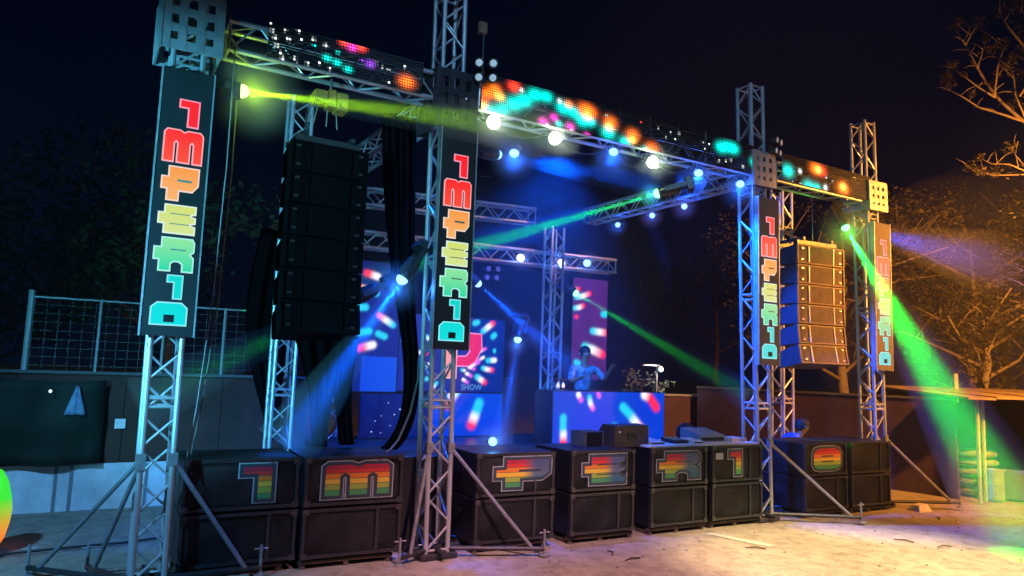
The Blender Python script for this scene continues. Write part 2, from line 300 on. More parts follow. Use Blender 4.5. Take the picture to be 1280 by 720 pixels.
def outrigger(t, side, foot, zt, y0):
    # foot relative to the tower; a ground arm with a screw jack and the diagonal tube
    sx = TW*side; fx, fy = foot; c = Vector((fx-sx, fy-y0, 0)); L = c.length; u = c/L
    m = MB().tube((sx, y0, .09), (fx, fy, .07), .024, 8)
    o = m.build('outrigger_arm', BLACK_METAL, t)
    j = MB().tube((fx, fy, .012), (fx, fy, .26), .014, 8); j.lathe([(.06,0),(.06,.012),(.02,.02)], 12, c=(fx, fy, 0)); j.tube((fx-.06, fy, .23), (fx+.06, fy, .23), .008, 6)
    j.build('screw_jack', ALU_DULL, o)
    e = Vector((fx, fy, .08)) - Vector((u.x, u.y, 0))*.13
    b = MB().tube((sx, y0, zt), e, .02, 8)
    b.box(sx-.035, sx+.035, y0-.03, y0+.03, zt-.05, zt+.05)
    b.build('outrigger_brace', ALU_DULL, t)
def base(t):
    m = MB().cham(-.2, .2, -.2, .2, .012, .06, .01)
    for a, b in (((-.3, 0), (.3, 0)), ((0, -.3), (0, .3))): m.tube((*a, .085), (*b, .085), .026, 8)
    m.build('base_plate', BLACK_METAL, t)

TX = (0, 2.58, 7.386, 10)
G4 = 'four front truss towers carrying the roof beam'
t1 = tower('aluminium truss tower nearest the mesh fence, with lattice block at the roof beam', TX[0], 0, .06, 6.0, group=G4)
t2 = tower('aluminium truss tower between the M and P speakers, tallest in the picture', TX[1], 0, .06, 6.1, group=G4)
t3 = tower('blue lit aluminium truss tower between the 1 and O speakers', TX[2], 0, .06, 6.0, group=G4)
t4 = tower('aluminium truss tower at the far right end, its foot by the white stone', TX[3], 0, .06, 6.02, group=G4)
for t, a in ((t1,-.5),(t2,-.7),(t3,-1.5),(t4,-1.6)): base(t); t.rotation_euler = (0, RAD(a), 0)      # towers tilted a little so their tops line up in the camera view
sleeve(t1, 4.52, 5.06, .25); sleeve(t4, 4.55, 5.0, .23)
sleeve(t2, 4.36, 4.98, .235, m=BLACK_METAL); sleeve(t3, 4.52, 5.0, .225)
outrigger(t1, -1, (-.86, .74), 1.05, -.12); outrigger(t1, -1, (-.42, .45+.12), 1.02, -.125); outrigger(t1, 1, (.9, -.06), 1.05, -.12)
outrigger(t2, 1, (1.04, -.49), 1.08, -.12); outrigger(t2, -1, (-.43, -.22), 1.09, -.12)
outrigger(t3, 1, (1.1, -.77), 1.02, -.12)
outrigger(t4, 1, (1.12, -.65), 1.04, -.12)
# rear and wing towers
GR = 'dark rear truss towers'
tower('dim truss tower rising behind the left hanging speakers', 1.5, 2.2, .06, 5.2, False, 0, GR)
tower('rear truss tower beside the striped light panel at the back of the stage', 6.38, 3.62, .7, 4.4, False, 0, GR)
tower('rear left truss tower behind the black curtain', 2.75, 4.15, .7, 4.9, False, 0, GR)
tower('slim truss tower standing behind the right hanging speakers', 9.75, 1.5, .06, 5.2, False, 0, GR)

# ------------------------------------------------------------------ horizontal trusses
def beam(label, p0, p1, segs, w=.12, fine=True, z_h=None, group=None, name='truss_beam'):
    # box truss from p0 to p1 (bottom centre line), built span by span
    p0, p1 = Vector(p0), Vector(p1); d = (p1-p0).normalized(); L = (p1-p0).length
    side = Vector((-d.y, d.x, 0)); h = z_h or 2*w
    t = thing(name, label, 'truss beam', p0, 0, group)
    off = [side*-w, side*w, side*w + Vector((0,0,h)), side*-w + Vector((0,0,h))]
    m = MB()
    for a, b in segs:
        for o in off: bar('chord', d*a + o, d*b + o, .025, ALU, t, 10)
        n = max(1, round((b-a)/.27)); s = (b-a)/n
        for f in range(4):
            q0, q1 = off[f], off[(f+1) % 4]
            for i in range(n):
                A, B = (q0, q1) if (i+f) % 2 == 0 else (q1, q0)
                u, v = d*(a+i*s+.01) + A, d*(a+(i+1)*s-.01) + B
                if fine and f in (0, 3, 1): bar('brace', u, v, .0115, ALU, t, 6)
                else: m.tube(u, v, .0115, 5, cap=False)
            for e in (a+.012, b-.012): m.tube(d*e+q0, d*e+q1, .013, 6, cap=False)
    tag(m.build('lattice', ALU, t), kind='stuff')
    return t
beam('long aluminium roof beam along the stage front, joining the four front towers', (0, 0, 4.68), (10, 0, 4.68), [(.27, 2.33), (2.83, 7.15), (7.62, 9.76)], .125, True, .27)
beam('blue lit side beam running back from the tower beside the O speaker', (7.386, .25, 4.66), (7.386, 4.0, 4.66), [(.02, 3.7)], .12, False, .25)
beam('side beam running back behind the tall black curtain', (2.58, .25, 4.66), (2.58, 4.0, 4.66), [(.02, 3.7)], .12, False, .25)
beam('upper rear beam spanning the back of the stage', (2.6, 4.0, 4.36), (6.2, 4.0, 4.5), [(.02, 3.55)], .12, True, .26)
beam('lower rear beam carrying three bright lamps above the screens', (2.9, 3.85, 3.68), (7.9, 3.85, 3.76), [(.02, 4.98)], .11, True, .24)

# ------------------------------------------------------------------ LED mesh panels on the roof beam
LC = {'o':(1,.16,.01),'r':(1,.05,.02),'y':(1,.62,.1),'w':(.9,1,.95),'t':(0,.75,.62),'m':(1,.05,.6),'v':(.25,.04,.6),'c':(.0,.72,.95),'p':(.55,.2,.9)}
def led_panel(label, x0, x1, z0, z1, blobs, tilt):
    w, h = x1-x0, z1-z0
    t = thing('led_mesh_panel', label, 'light panel', (x0, -.2, z0), 0, 'LED mesh panels along the roof beam')
    b = MB(); n = max(2, round(w/.5)); p = .026
    for k in range(int(h/p)):
        for i in range(n): b.box(w*i/n+.006, w*(i+1)/n-.006, .0, .010, (k+.5)*p-.0075, (k+.5)*p+.0075)
    tag(b.build('mesh_strips', mat('led_mesh_black', (.008, .009, .010), .6), t), kind='stuff')
    for i in range(n):
        for e in (w*i/n+.003, w*(i+1)/n-.009): bar('upright', (e+.003, .006, 0), (e+.003, .006, h), .005, BLACK_METAL, t, 5)
    for zz in (.03, h-.05): MB().box(0, w, .022, .045, zz, zz+.025).build('mounting_rail', BLACK_METAL, t)
    px = MB(); px.c = []
    for j in range(int(h/p)):
        for i in range(int(w/p)):
            u, v = (i+.5)*p, (j+.5)*p; X, Z = x0+u, z0+v+tilt*u/w; c = [0, 0, 0]
            for bx, bz, r, k in blobs:
                q = ((X-bx)**2/(1.7 if k in 'oyrtmv' else 1.1) + (Z-bz)**2)/(r*r*(.75 if k in 'oyrtmv' and r > .03 else .22))
                if q < 6:
                    e = math.exp(-q*1.1) * (1.25 if k in 'oyrt' else 1)
                    for a in range(3): c[a] += LC[k][a]*e*1.5
            if sum(c) < .02: continue
            s = p*.36
            zz = v + tilt*u/w
            px.add([(u-s,-.004,zz-s),(u+s,-.004,zz-s),(u+s,-.004,zz+s),(u-s,-.004,zz+s)], [(0,1,2,3)])
            px.c += [c]*4
    o = px.build('led_pixels', LED_PIX, t); tag(o, kind='stuff')
    return t
led_panel('dark LED mesh panel with scattered white dots, nearest the mesh fence', .6, 2.15, 4.66, 5.02, BLOB_A, 0)
led_panel('long LED mesh panel with orange and teal swirls across the stage middle', 2.83, 7.12, 4.65, 5.08, BLOB_B, 0)
led_panel('short LED mesh panel with two teal, white and orange flares at the far right', 7.66, 9.72, 4.68, 5.08, BLOB_C, 0)

# ------------------------------------------------------------------ glyphs (XZ, unit box, counter-clockwise)
def ccw(p):
    a = sum(p[i-1][0]*p[i][1]-p[i][0]*p[i-1][1] for i in range(len(p))); return p if a > 0 else p[::-1]
GL = {
 '1': [(.1,1),(.85,1),(.85,0),(.45,0),(.45,.72),(.1,.72)],
 'M': [(0,0),(0,.9),(.07,1),(.4,1),(.5,.93),(.6,1),(.93,1),(1,.9),(1,0),(.77,0),(.77,.6),(.72,.66),(.67,.6),(.67,0),(.36,0),(.36,.6),(.31,.66),(.26,.6),(.26,0)],
 'P': [(.18,1),(1,1),(1,.5),(.85,.3),(.47,.3),(.47,0),(.16,0),(.16,.34),(0,.34),(0,.68),(.18,.68)],
 'E': [(.16,1),(1,1),(1,.74),(.88,.71),(.88,.62),(1,.59),(1,.41),(.88,.38),(.88,.29),(1,.26),(1,0),(.16,0),(.16,.34),(0,.34),(0,.7),(.16,.7)],
 'R': [(.18,1),(.95,1),(1,.9),(1,.62),(.9,.52),(1,.42),(1,0),(.74,0),(.74,.22),(.64,.3),(.5,.3),(.42,.22),(.42,0),(.14,0),(.14,.34),(0,.34),(0,.7),(.18,.7)],
 'O': [(.16,1),(.84,1),(1,.78),(1,0),(0,0),(0,.78)],
 'o': [(.22,1),(.78,1),(.93,.93),(1,.75),(1,.25),(.93,.07),(.78,0),(.22,0),(.07,.07),(0,.25),(0,.75),(.07,.93)],
}
GL = {k: ccw(v) for k, v in GL.items()}
def place(poly, x0, x1, z0, z1): return [(x0+(x1-x0)*x, z0+(z1-z0)*z) for x, z in poly]
def slot(l):
    # dark openings cut into a letter's face
    return {'O': [(.36,.16,.66,.46)], 'P': [(.42,.56,.82,.62)], 'E': [(.3,.66,.84,.69),(.3,.33,.84,.36)], 'R': [(.4,.62,.8,.66)], 'o': [(.3,.58,.72,.64),(.3,.36,.72,.42)]}.get(l, [])

# ------------------------------------------------------------------ vertical letter banners
BC = [((1,.008,.012),(.95,.012,.02)),((1,.012,.012),(1,.08,.03)),((1,.34,.05),(1,.48,.15)),((.70,.78,.16),(.7,.82,.3)),((.30,.85,.35),(.0,.72,.38)),((0,.72,.62),(0,.72,.68)),((0,.75,.72),(0,.78,.8))]
BO = [(1,.35,.5),(1,.45,.5),(.95,.75,.65),(.75,.95,.85),(.45,.95,.9),(.25,.85,.95),(.3,.9,1)]
ROWS = [(4.10,3.85,.2),(3.83,3.53,.30),(3.51,3.20,.28),(3.18,2.92,.28),(2.90,2.60,.30),(2.585,2.37,.15),(2.355,2.15,.27)]
def banner(label, tx, panel_m, bright, wash):  # wash mixes the bleaching lamp light into the letter colours
    t = thing('letter_banner', label, 'banner', (tx, -.235, 0), 0, 'vertical letter banners on the front towers')
    MB().cham(-.2, .2, 0, .06, 2.07, 4.36, .004).build('banner_panel', panel_m, t)
    for s in (-1, 1): MB().box(s*.2 if s > 0 else -.212, .212 if s > 0 else -.2, -.006, .066, 2.065, 4.365).build('frame_edge', ALU, t)
    for i, ch in enumerate('1MPERIO'.replace('I', '1')):
        z1, z0, w = ROWS[i]; poly = place(GL[ch], -w/2+(.03 if i in (0, 5) else 0), w/2+(.03 if i in (0, 5) else 0), z0+.012, z1-.012)
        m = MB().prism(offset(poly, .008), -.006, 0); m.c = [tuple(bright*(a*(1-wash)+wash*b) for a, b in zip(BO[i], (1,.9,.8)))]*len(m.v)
        o = m.build('letter', SIGN, t)
        f = MB().prism(offset(poly, -.004), -.010, -.0065); f.c = []
        for v in f.v:
            k = (v[2]-z0)/(z1-z0); ca, cb = BC[i][0], BC[i][1]
            f.c.append(tuple(bright*((ca[a]*k+cb[a]*(1-k))*(1-wash) + wash*(.8,.5,.45)[a]) for a in range(3)))
        f.build('letter_face', SIGN, o)
        for a, b, c, d in slot(ch):
            q = MB().box(-w/2+a*w, -w/2+c*w, -.013, -.0105, z0+b*(z1-z0), z0+d*(z1-z0))
            q.build('letter_slot', BLACK if ch == 'O' else mat('dim_slot', (.25, .3, .2), .5), o)
    return t
banner('dark vertical banner with bright letters 1MPER1O on the tower nearest the mesh fence', TX[0]-.03, PANEL_DIM, .95, 0)
banner('dark vertical banner with bright letters 1MPER1O on the tallest tower', TX[1]+.0, PANEL_DIM, .95, 0)
banner('orange lit grey banner with pale letters 1MPER1O beside the right hanging speakers', TX[2]-.05, PANEL_LIT, 1.0, .10)
banner('orange lit grey banner with pale letters 1MPER1O on the rightmost tower', TX[3]-.06, PANEL_LIT, 1.0, .14)

# ------------------------------------------------------------------ bass speaker cabinets
def stripe_mat(name, rainbow=True, cool=0.0):
    m = bpy.data.materials.new(name); m.use_nodes = True; nt = m.node_tree; b = nt.nodes['Principled BSDF']; b.inputs['Roughness'].default_value = .45
    tc = nt.nodes.new('ShaderNodeTexCoord'); sp = nt.nodes.new('ShaderNodeSeparateXYZ'); nt.links.new(tc.outputs['Generated'], sp.inputs[0])
    r = nt.nodes.new('ShaderNodeValToRGB'); r.color_ramp.interpolation = 'CONSTANT'
    cols = [(.06,.30,.10),(.05,.05,.05),(.30,.42,.06),(.05,.05,.05),(.75,.5,.05),(.06,.05,.05),(.75,.22,.03),(.06,.05,.05),(.6,.04,.04),(.06,.05,.06),(.45,.02,.06)]
    pos = [0,.17,.19,.36,.38,.54,.56,.72,.74,.87,.89]
    el = r.color_ramp.elements
    el[0].position = 0; el[0].color = (*cols[0], 1); el[1].position = pos[1]; el[1].color = (*cols[1], 1)
    for p, c in zip(pos[2:], cols[2:]): e = el.new(p); e.color = (*c, 1)
    nt.links.new(sp.outputs['Z'], r.inputs[0])
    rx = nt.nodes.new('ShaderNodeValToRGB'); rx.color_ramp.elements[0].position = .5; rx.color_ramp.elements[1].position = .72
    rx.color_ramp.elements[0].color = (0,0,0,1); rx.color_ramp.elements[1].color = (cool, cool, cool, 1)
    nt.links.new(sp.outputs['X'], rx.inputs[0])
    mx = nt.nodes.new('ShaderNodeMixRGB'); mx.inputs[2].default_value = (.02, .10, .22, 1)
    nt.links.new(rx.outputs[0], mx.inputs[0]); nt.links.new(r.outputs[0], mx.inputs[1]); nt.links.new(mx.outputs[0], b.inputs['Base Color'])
    return m
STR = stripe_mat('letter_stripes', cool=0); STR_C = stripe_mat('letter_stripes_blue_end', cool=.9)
OUTL = mat('letter_outline_paint', (.36, .40, .43), .5, noise=.15, nscale=10)
CW, CH, CD = .90, .445, .78
def cabinet_proto():
    t = thing('bass_speaker', None, 'speaker', (0,0,0))
    MB().cham(0, CW, .035, CD, 0, CH, .008).build('cabinet', BLACK, t)
    fr = MB(); e = .03
    fr.cham(0, e, 0, .034, .002, CH-.002, .005); fr.cham(CW-e, CW, 0, .034, .002, CH-.002, .005)
    fr.box(e+.001, CW-e-.001, .002, .034, 0, e); fr.box(e+.001, CW-e-.001, .002, .034, CH-e, CH-.001)
    fr.box(.66, .685, .004, .034, e+.001, CH-e-.001)
    fr.build('front_frame', BLACK_METAL, t)
    for a, b in ((e+.004, .657), (.688, CW-e-.004)):
        gm = MB(); n = 10; k = 5; v0 = len(gm.v)
        for j in range(k+1):
            for i in range(n+1):
                u, v = i/n, j/k; gm.v.append((a+(b-a)*u, .022-.010*sin(pi*u)*sin(pi*v), e+.003+(CH-2*e-.006)*v))
        for j in range(k):
            for i in range(n): gm.f.append((j*(n+1)+i, j*(n+1)+i+1, (j+1)*(n+1)+i+1, (j+1)*(n+1)+i))
        gm.build('grille', GRILLE, t, True)
    for x, q in ((-.003, 0), (CW-.052, 1)):
        for z in (-.002, CH-.053):
            cp_ = MB().box(x, x+.055, -.004, .0, z, z+.055); xx = x if q == 0 else x+.052
            k = len(cp_.v); cp_.v += [(xx,.0,z),(xx,.05,z),(xx,.05,z+.055),(xx,.0,z+.055),(xx+.003,.0,z),(xx+.003,.05,z),(xx+.003,.05,z+.055),(xx+.003,.0,z+.055)]
            cp_.f += [tuple(k+a for a in f) for f in ((0,1,2,3),(7,6,5,4),(1,0,4,5),(2,1,5,6),(3,2,6,7))]
            cp_.build('corner_protector', mat('worn_corner_steel', (.10,.10,.105), .4, .7, noise=.6, nscale=20), t)
    for sx in (-.004, CW-.008):
        hb = MB().box(sx, sx+.012, .33, .5, .2, .3); hb.build('handle', BLACK_METAL, t)
    for x in (.012, CW-.03):
        for y in (.06, CD-.08): MB().lathe([(.018,-.02),(.022,0)], 10, c=(x+.01, y, 0)).build('foot', RUBBER, t)
    return t
CAB = cabinet_proto()
def pallet(x, y, rz, label):
    t = thing('pallet', label, 'pallet', (x, y, 0), rz, 'low pallets under the speaker stacks')
    for yy in (.02, .36, .68): MB().box(.0, CW, yy, yy+.06, .045, .075).build('deck_board', WOOD, t)
    for xx in (.01, .42, CW-.06): MB().box(xx, xx+.05, .03, .74, 0, .044).build('bearer', WOOD, t)
    return t
STACKW = [1.1,1.06,1.06,.99,1.0,1.0,1.02,1.0]
STACKS = [(.22,.02,'1',(.4,.74),'beside the tower nearest the mesh fence'),(1.25,-.05,'M',(.16,.78),'second stack from the mesh fence'),(2.98,-.16,'P',(.2,.84),'right of the tallest tower'),
          (4.15,-.2,'E',(.16,.76),'right of the P stack'),(5.31,-.2,'R',(.1,.77),'under the white board'),(6.32,-.2,'1',(.26,.56),'left of blue lit tower'),
          (8.05,-.24,'o',(.16,.76),'right of blue lit tower'),(9.05,-.26,None,None,'beside the rightmost tower')]
first = True
for (x, y, ch, lx, where), sw_ in zip(STACKS, STACKW):
    rz = random.uniform(-.012, .012)-.012
    nm = {'1':'striped 1','M':'striped M','P':'striped P','E':'striped E','R':'striped R','o':'round striped O'}.get(ch, 'no letter')
    pallet(x, y+.02, rz, f'low wooden pallet under the stack with {nm}, {where}')
    for lvl in (0, 1):
        c = CAB if first else copy_tree(CAB); first = False
        c.location = (x, y, .098 if lvl == 0 else .098+CH+.024); c.rotation_euler = (0, 0, rz + random.uniform(-.006, .006)*lvl); c.scale = (sw_, 1, 1)
        if lvl == 0: tag(c, f'lower black bass speaker under the {nm} one, {where}', 'speaker', 'bass speaker cabinets along the stage front')
        else: tag(c, f'black bass speaker with {nm} on it, {where}' if ch else f'plain bass speaker without a letter, {where}', 'speaker', 'bass speaker cabinets along the stage front')
        if lvl == 1 and ch:
            poly = place(GL[ch], lx[0], lx[1], .075, .385)
            o = MB().prism(offset(poly, .026), .004, .012).build('letter', OUTL, c)
            MB().prism(offset(poly, .016), .001, .0035).build('letter_ground', mat('letter_ground_paint', (.03,.05,.07), .5), o)
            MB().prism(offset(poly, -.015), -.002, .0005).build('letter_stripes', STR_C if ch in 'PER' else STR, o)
            if ch in 'PERo':
                for a, b, c2, d in slot(ch):
                    X0, X1 = lx[0]+a*(lx[1]-lx[0]), lx[0]+c2*(lx[1]-lx[0]); Z0 = .065+.33*b
                    MB().box(X0, X1, -.006, -.0025, Z0, Z0+.33*(d-b)).build('letter_bar', MATS['letter_ground_paint'], o)
            if False: 
                for a, b in ((.15,.2),(.27,.31)): MB().box(lx[0]+.14, lx[1]-.14, -.006, -.0025, b-.02, b).build('letter_bar', mat('letter_ground_paint', (.03,.05,.07)), o)
        if lvl == 1 and ch == '1' and x > 6:
            MB().box(.06, .19, .006, .012, .28, .36).build('sticker', OUTL, c)

# ------------------------------------------------------------------ hanging line arrays
def array_box(body_m, gr_m, side_m, w, h=.305, d=.52):
    t = thing('hanging_speaker', None, 'speaker')
    b = MB(); k = .03
    b.add([(-w/2,0,0),(w/2,0,0),(w/2*.82,d,.03),(-w/2*.82,d,.03),(-w/2,0,h),(w/2,0,h),(w/2*.82,d,h-.03),(-w/2*.82,d,h-.03)],
          [(0,3,2,1),(4,5,6,7),(1,2,6,5),(2,3,7,6),(3,0,4,7),(0,1,5,4)])
    b.build('cabinet', side_m, t)
    f = MB()
    for x0, x1 in ((-w/2, -w/2+.022), (w/2-.022, w/2)): f.box(x0, x1, -.03, .0, .003, h-.003)
    f.box(-w/2+.0225, w/2-.0225, -.028, 0, .003, .02); f.box(-w/2+.0225, w/2-.0225, -.028, 0, h-.02, h-.003)
    f.build('front_frame', body_m, t)
    for x0, x1, y in ((-w/2+.024, -w*.27, -.012), (-w*.25, w*.25, -.02), (w*.27, w/2-.024, -.012)):
        g = MB(); g.add([(x0,y,.022),((x0+x1)/2,y-.008,.022),(x1,y,.022),(x0,y,h-.022),((x0+x1)/2,y-.008,h-.022),(x1,y,h-.022)], [(0,1,4,3),(1,2,5,4)])
        g.build('grille', gr_m, t)
    for x in (-w*.26, w*.26): MB().box(x-.007, x+.007, -.033, -.001, .021, h-.021).build('divider', mat('pale_trim', (.5,.45,.38), .4, .3) if body_m is ARRAY_LIT else body_m, t)
    for s in (-1, 1):
        for zz in (.05, h-.07):
            MB().box(s*w*.40-.02, s*w*.40+.02, -.036, -.014, zz, zz+.02).build('rigging_pin', mat('steel_pin', (.5,.48,.44), .35, .6) if body_m is ARRAY_LIT else mat('dim_pin', (.05,.05,.05), .5, .5), t)  # pins darkened too on the silhouetted array
    return t
def array(cx, y0, ztop, rz, w, mats, word, rowwords, tilts, hh):
    proto = array_box(*mats, w, hh-.013); z = ztop; yy = y0; lean = 0; h = hh
    for i in range(6):
        c = proto if i == 0 else copy_tree(proto)
        lean = tilts[i]
        z2 = z - h*cos(lean)
        c.location = (cx + sin(rz)*(yy-y0), y0 + (yy-y0), z2); c.rotation_euler = (lean, 0, rz)
        yy += sin(lean)*h; z = z2
        c['label'] = f'{rowwords[i]} of six {word}'; c['group'] = f'six {word}'
    t = thing('rigging_frame', f'flat steel frame holding up the {word}', 'rigging frame', (cx, y0, ztop+.01), rz)
    m = MB().box(-w*.42, w*.42, .05, .09, 0, .06); m.box(-w*.42, w*.42, .4, .44, 0, .06); m.build('cross_bar', BLACK_METAL, t)
    for x in (-w*.3, w*.3): MB().box(x-.02, x+.02, .02, .5, .062, .11).build('side_bar', BLACK_METAL, t)
    return t
RW = ['topmost', 'second from the top', 'third from the top', 'fourth from the top', 'fifth from the top', 'lowest']
TL = [0.0, .0, -.02, -.05, -.12, -.2]
ra = array(8.96, .16, 3.93, -.10, .98, (ARRAY_LIT, ARRAY_LIT_GR, ARRAY_SHADE), 'orange lit hanging speakers beside the rightmost tower', RW, TL, .302)
la = array(1.36, .22, 4.08, .04, .80, (ARRAY_DIM, ARRAY_DIM, ARRAY_DIM), 'dark hanging speakers left of the black curtain', RW, TL, .318)
def hoist(label, x, y, z0, z1, big):
    t = thing('chain_hoist', label, 'chain hoist', (x, y, 0))
    m = MB()
    if big:
        m.cham(-.17, -.04, -.08, .1, z0+.03, z0+.15, .01); m.cham(.05, .16, -.08, .1, z0-.02, z0+.16, .01); m.build('motor_housing', YELLOW, t)
        MB().cham(-.038, .048, -.07, .09, z0+.0, z0+.18, .012).build('gear_case', YELLOW, t)
        MB().tube((0,0,z0+.18), (0,0,z1), .012, 6).build('hook', ALU_DULL, t)
        for xx, yy2 in ((-.2,-.02),(-.14,.05),(-.02,.02),(.1,.05)): MB().tube((xx, yy2, 4.2), (xx*.7, yy2, z0+.06 if xx > -.17 else z0+.04), .006, 5).build('chain', ALU_DULL, t)
    else:
        MB().cham(-.05, .05, -.05, .05, z1-.14, z1, .01).build('motor_housing', BLACK_METAL, t)
        MB().tube((0,0,z0), (0,0,z1-.14), .006, 6).build('chain', ALU_DULL, t)
    return t
hoist('yellow chain hoist hanging under the roof beam above the dark speakers', 1.27, .02, 4.38, 4.68, True)
hoist('thin chain and hoist above the orange lit hanging speakers', 8.98, .3, 4.04, 4.9, False)

# ------------------------------------------------------------------ stage deck, screens, booth
dk = MB(); dk.cham(2.35, 7.7, .8, 4.35, .66, .75, .01)
deck = dk.build('stage_deck', mat('dark_stage_deck', (.05,.05,.055), .35, noise=.4, nscale=4)); tag(deck, 'dark raised stage deck behind the row of bass speakers', 'stage')
for i in range(5): MB().box(2.36+1.066*i, 2.36+1.066*(i+1)-.01, .79, .80, .01, .655).build('skirt_panel', CLOTH, deck)
for x in (2.4, 4.1, 5.8, 7.6):
    for y in (.86, 2.5, 4.28): bar('leg', (x, y, 0), (x, y, .659), .025, ALU_DULL, deck)
def seg_d(p, a, b):
    ax, az = a; bx, bz = b; dx, dz = bx-ax, bz-az; L = dx*dx+dz*dz
    t = 0 if L < 1e-9 else max(0, min(1, ((p[0]-ax)*dx+(p[1]-az)*dz)/L))
    return math.hypot(p[0]-ax-t*dx, p[1]-az-t*dz), t
CK = {'c':(.02,.62,.85),'w':(.95,.95,1),'r':(.95,.02,.10),'o':(1,.25,.05),'p':(.75,.12,.75)}
def screen(label, x0, x1, z0, z1, y, base_fn, caps, pitch=.022, extra=None, depth=.09, name='led_screen'):
    t = thing(name, label, 'screen', ((x0+x1)/2, y, z0))
    w, h = x1-x0, z1-z0
    MB().cham(-w/2-.012, w/2+.012, .004, depth, -.012, h+.012, .006).build('screen_housing', BLACK_METAL, t)
    m = MB(); m.c = []; nx_, nz_ = int(w/pitch), int(h/pitch)
    for j in range(nz_+1):
        for i in range(nx_+1):
            X, Z = x0+w*i/nx_, z0+h*j/nz_
            c = list(base_fn((X-x0)/w, (Z-z0)/h, X, Z))
            for pts, r, cols in caps:
                best = (9, 0)
                if len(pts) == 1: best = (math.hypot(X-pts[0][0], Z-pts[0][1]), 0)
                for k in range(len(pts)-1):
                    d, tt = seg_d((X, Z), pts[k], pts[k+1])
                    if d < best[0]: best = (d, k+tt)
                d, s = best
                a = 1/(1+math.exp((d-r*.85)/(r*.13)))
                if a < .01: continue
                k = min(int(s), len(cols)-2); fr = s-k
                if len(pts) == 2: fr = min(1, max(0, (fr-.25)/.5))
                ca, cb = CK[cols[k]], CK[cols[k+1]]
                for q in range(3): c[q] = c[q]*(1-a) + a*(ca[q]*(1-fr)+cb[q]*fr)
            m.v.append((X-(x0+x1)/2, 0, Z-z0)); m.c.append(c)
    for j in range(nz_):
        for i in range(nx_): q = j*(nx_+1)+i; m.f.append((q, q+1, q+nx_+2, q+nx_+1))
    m.build('screen_face', LED, t)
    return t
from mathutils import noise as NZ
def left_bg(u, v, X, Z):
    if Z < 2.02 and X > 3.12: return (0, .05+.02*u, .62)
    k = .5+.5*NZ.noise(Vector((X*2, Z*2, 1))); return (0, .008, .10+.10*k)
def cen_bg(u, v, X, Z):
    k = .5+.5*NZ.noise(Vector((X*2.2, Z*2.2, 5))); return (0, .012, .10+.16*k)
def low_bg(u, v, X, Z): return (0, .045+.02*NZ.noise(Vector((X*2, Z*2, 9))), .62+.12*NZ.noise(Vector((X*1.5, Z*1.5, 2))))
def rig_bg(u, v, X, Z): k = .5+.5*NZ.noise(Vector((X*4, Z*1.2, 3))); return (.05+.05*k, .012, .10+.08*k)
screen('tall dark blue screen with coloured capsules behind the dark hanging speakers', 2.88, 3.70, 1.47, 3.5, 4.0, left_bg, CAP_LEFT)
cs = screen('central dark blue screen with bursting capsules and the 1P logo', 3.72, 5.66, 1.49, 2.72, 4.0, cen_bg, CAP_CENTRE)
screen('low bright blue screen under the central logo screen', 4.3, 5.66, .76, 1.46, 4.0, low_bg, CAP_LOW)
screen('narrow dim purple screen with capsules behind the performer', 7.09, 7.89, 1.75, 3.62, 4.0, rig_bg, CAP_RIGHT)
bt = screen('bright blue screen on the booth front, between the wedge speaker and the performer', 5.5, 7.7, .76, 1.585, 2.2, low_bg, CAP_BOOTH, depth=.5, name='booth_screen')
# logo letters on the central screen: 1 and P as raised light shapes
def logo(poly, fill, edge, grad=None):
    P0 = [(x-(3.72+5.66)/2, z-1.49) for x, z in ccw(poly)]
    a = MB().prism(offset(P0, .022), -.006, -.002); a.c = [edge]*len(a.v); o = a.build('logo_letter', SIGN, cs)
    b = MB().prism(P0, -.011, -.0065); b.c = [(grad(v) if grad else fill) for v in b.v]; b.build('letter_face', SIGN, o)
logo([(3.77,2.46),(3.95,2.47),(4.01,1.53),(3.87,1.53),(3.88,2.28),(3.77,2.28)], (.0,.45,.62), (.45,.75,1), lambda v: (0,.5*(.5+v[2]*.6),.5+.1*v[2]))
logo([(4.52,2.47),(4.52,1.72),(4.74,1.72),(4.74,2.47)], (.95,.36,.26), (1,.5,.5))
logo([(4.80,2.46),(5.19,2.45),(5.21,2.22),(5.10,2.0),(4.97,1.92),(4.76,1.92),(4.76,2.06),(4.93,2.07),(5.01,2.16),(4.98,2.20),(4.80,2.20)], (.85,.005,.03), (1,.3,.6))
def text_obj(s, size, loc, m, parent, name='lettering'):
    cu = bpy.data.curves.new(name, 'FONT'); cu.body = s; cu.size = size; cu.extrude = .002; cu.align_x = 'CENTER'
    tmp = bpy.data.objects.new('tmp', cu); COL.objects.link(tmp); bpy.context.view_layer.update()
    me = bpy.data.meshes.new_from_object(tmp.evaluated_get(bpy.context.evaluated_depsgraph_get())); bpy.data.objects.remove(tmp)
    me.materials.clear(); me.materials.append(m); me.name = name
    return link(name, me, parent, loc, (pi/2, 0, 0))
text_obj('SHOW', .13, (.36, -.008, .03), mat('small_text_light', (.1,.1,.1), emit=(.2,.6,.9), estr=.5), cs)
# star cloth below the left screen
sc = MB(); sc.box(3.1, 4.25, 3.9, 3.93, .76, 1.44)
sco = sc.build('star_cloth', mat('dark_blue_cloth', (.012, .016, .06), .9, noise=.3, nscale=3)); tag(sco, 'dark blue cloth with tiny white points under the left screen', 'cloth')
pts = MB()
for q in ((3.35,1.02),(3.45,1.1),(3.6,.95),(3.75,1.2),(3.8,1.0),(3.3,.86),(3.95,1.28),(3.55,1.3),(3.66,1.12),(4.1,1.05),(3.45,.84),(3.9,.86)):
    s = random.uniform(.005, .011); pts.box(q[0]-s, q[0]+s, 3.892, 3.899, q[1]-s, q[1]+s)
tag(pts.build('light_points', mat('star_points', (.2,.2,.2), emit=(.5,.7,1), estr=1.2), sco), kind='stuff')

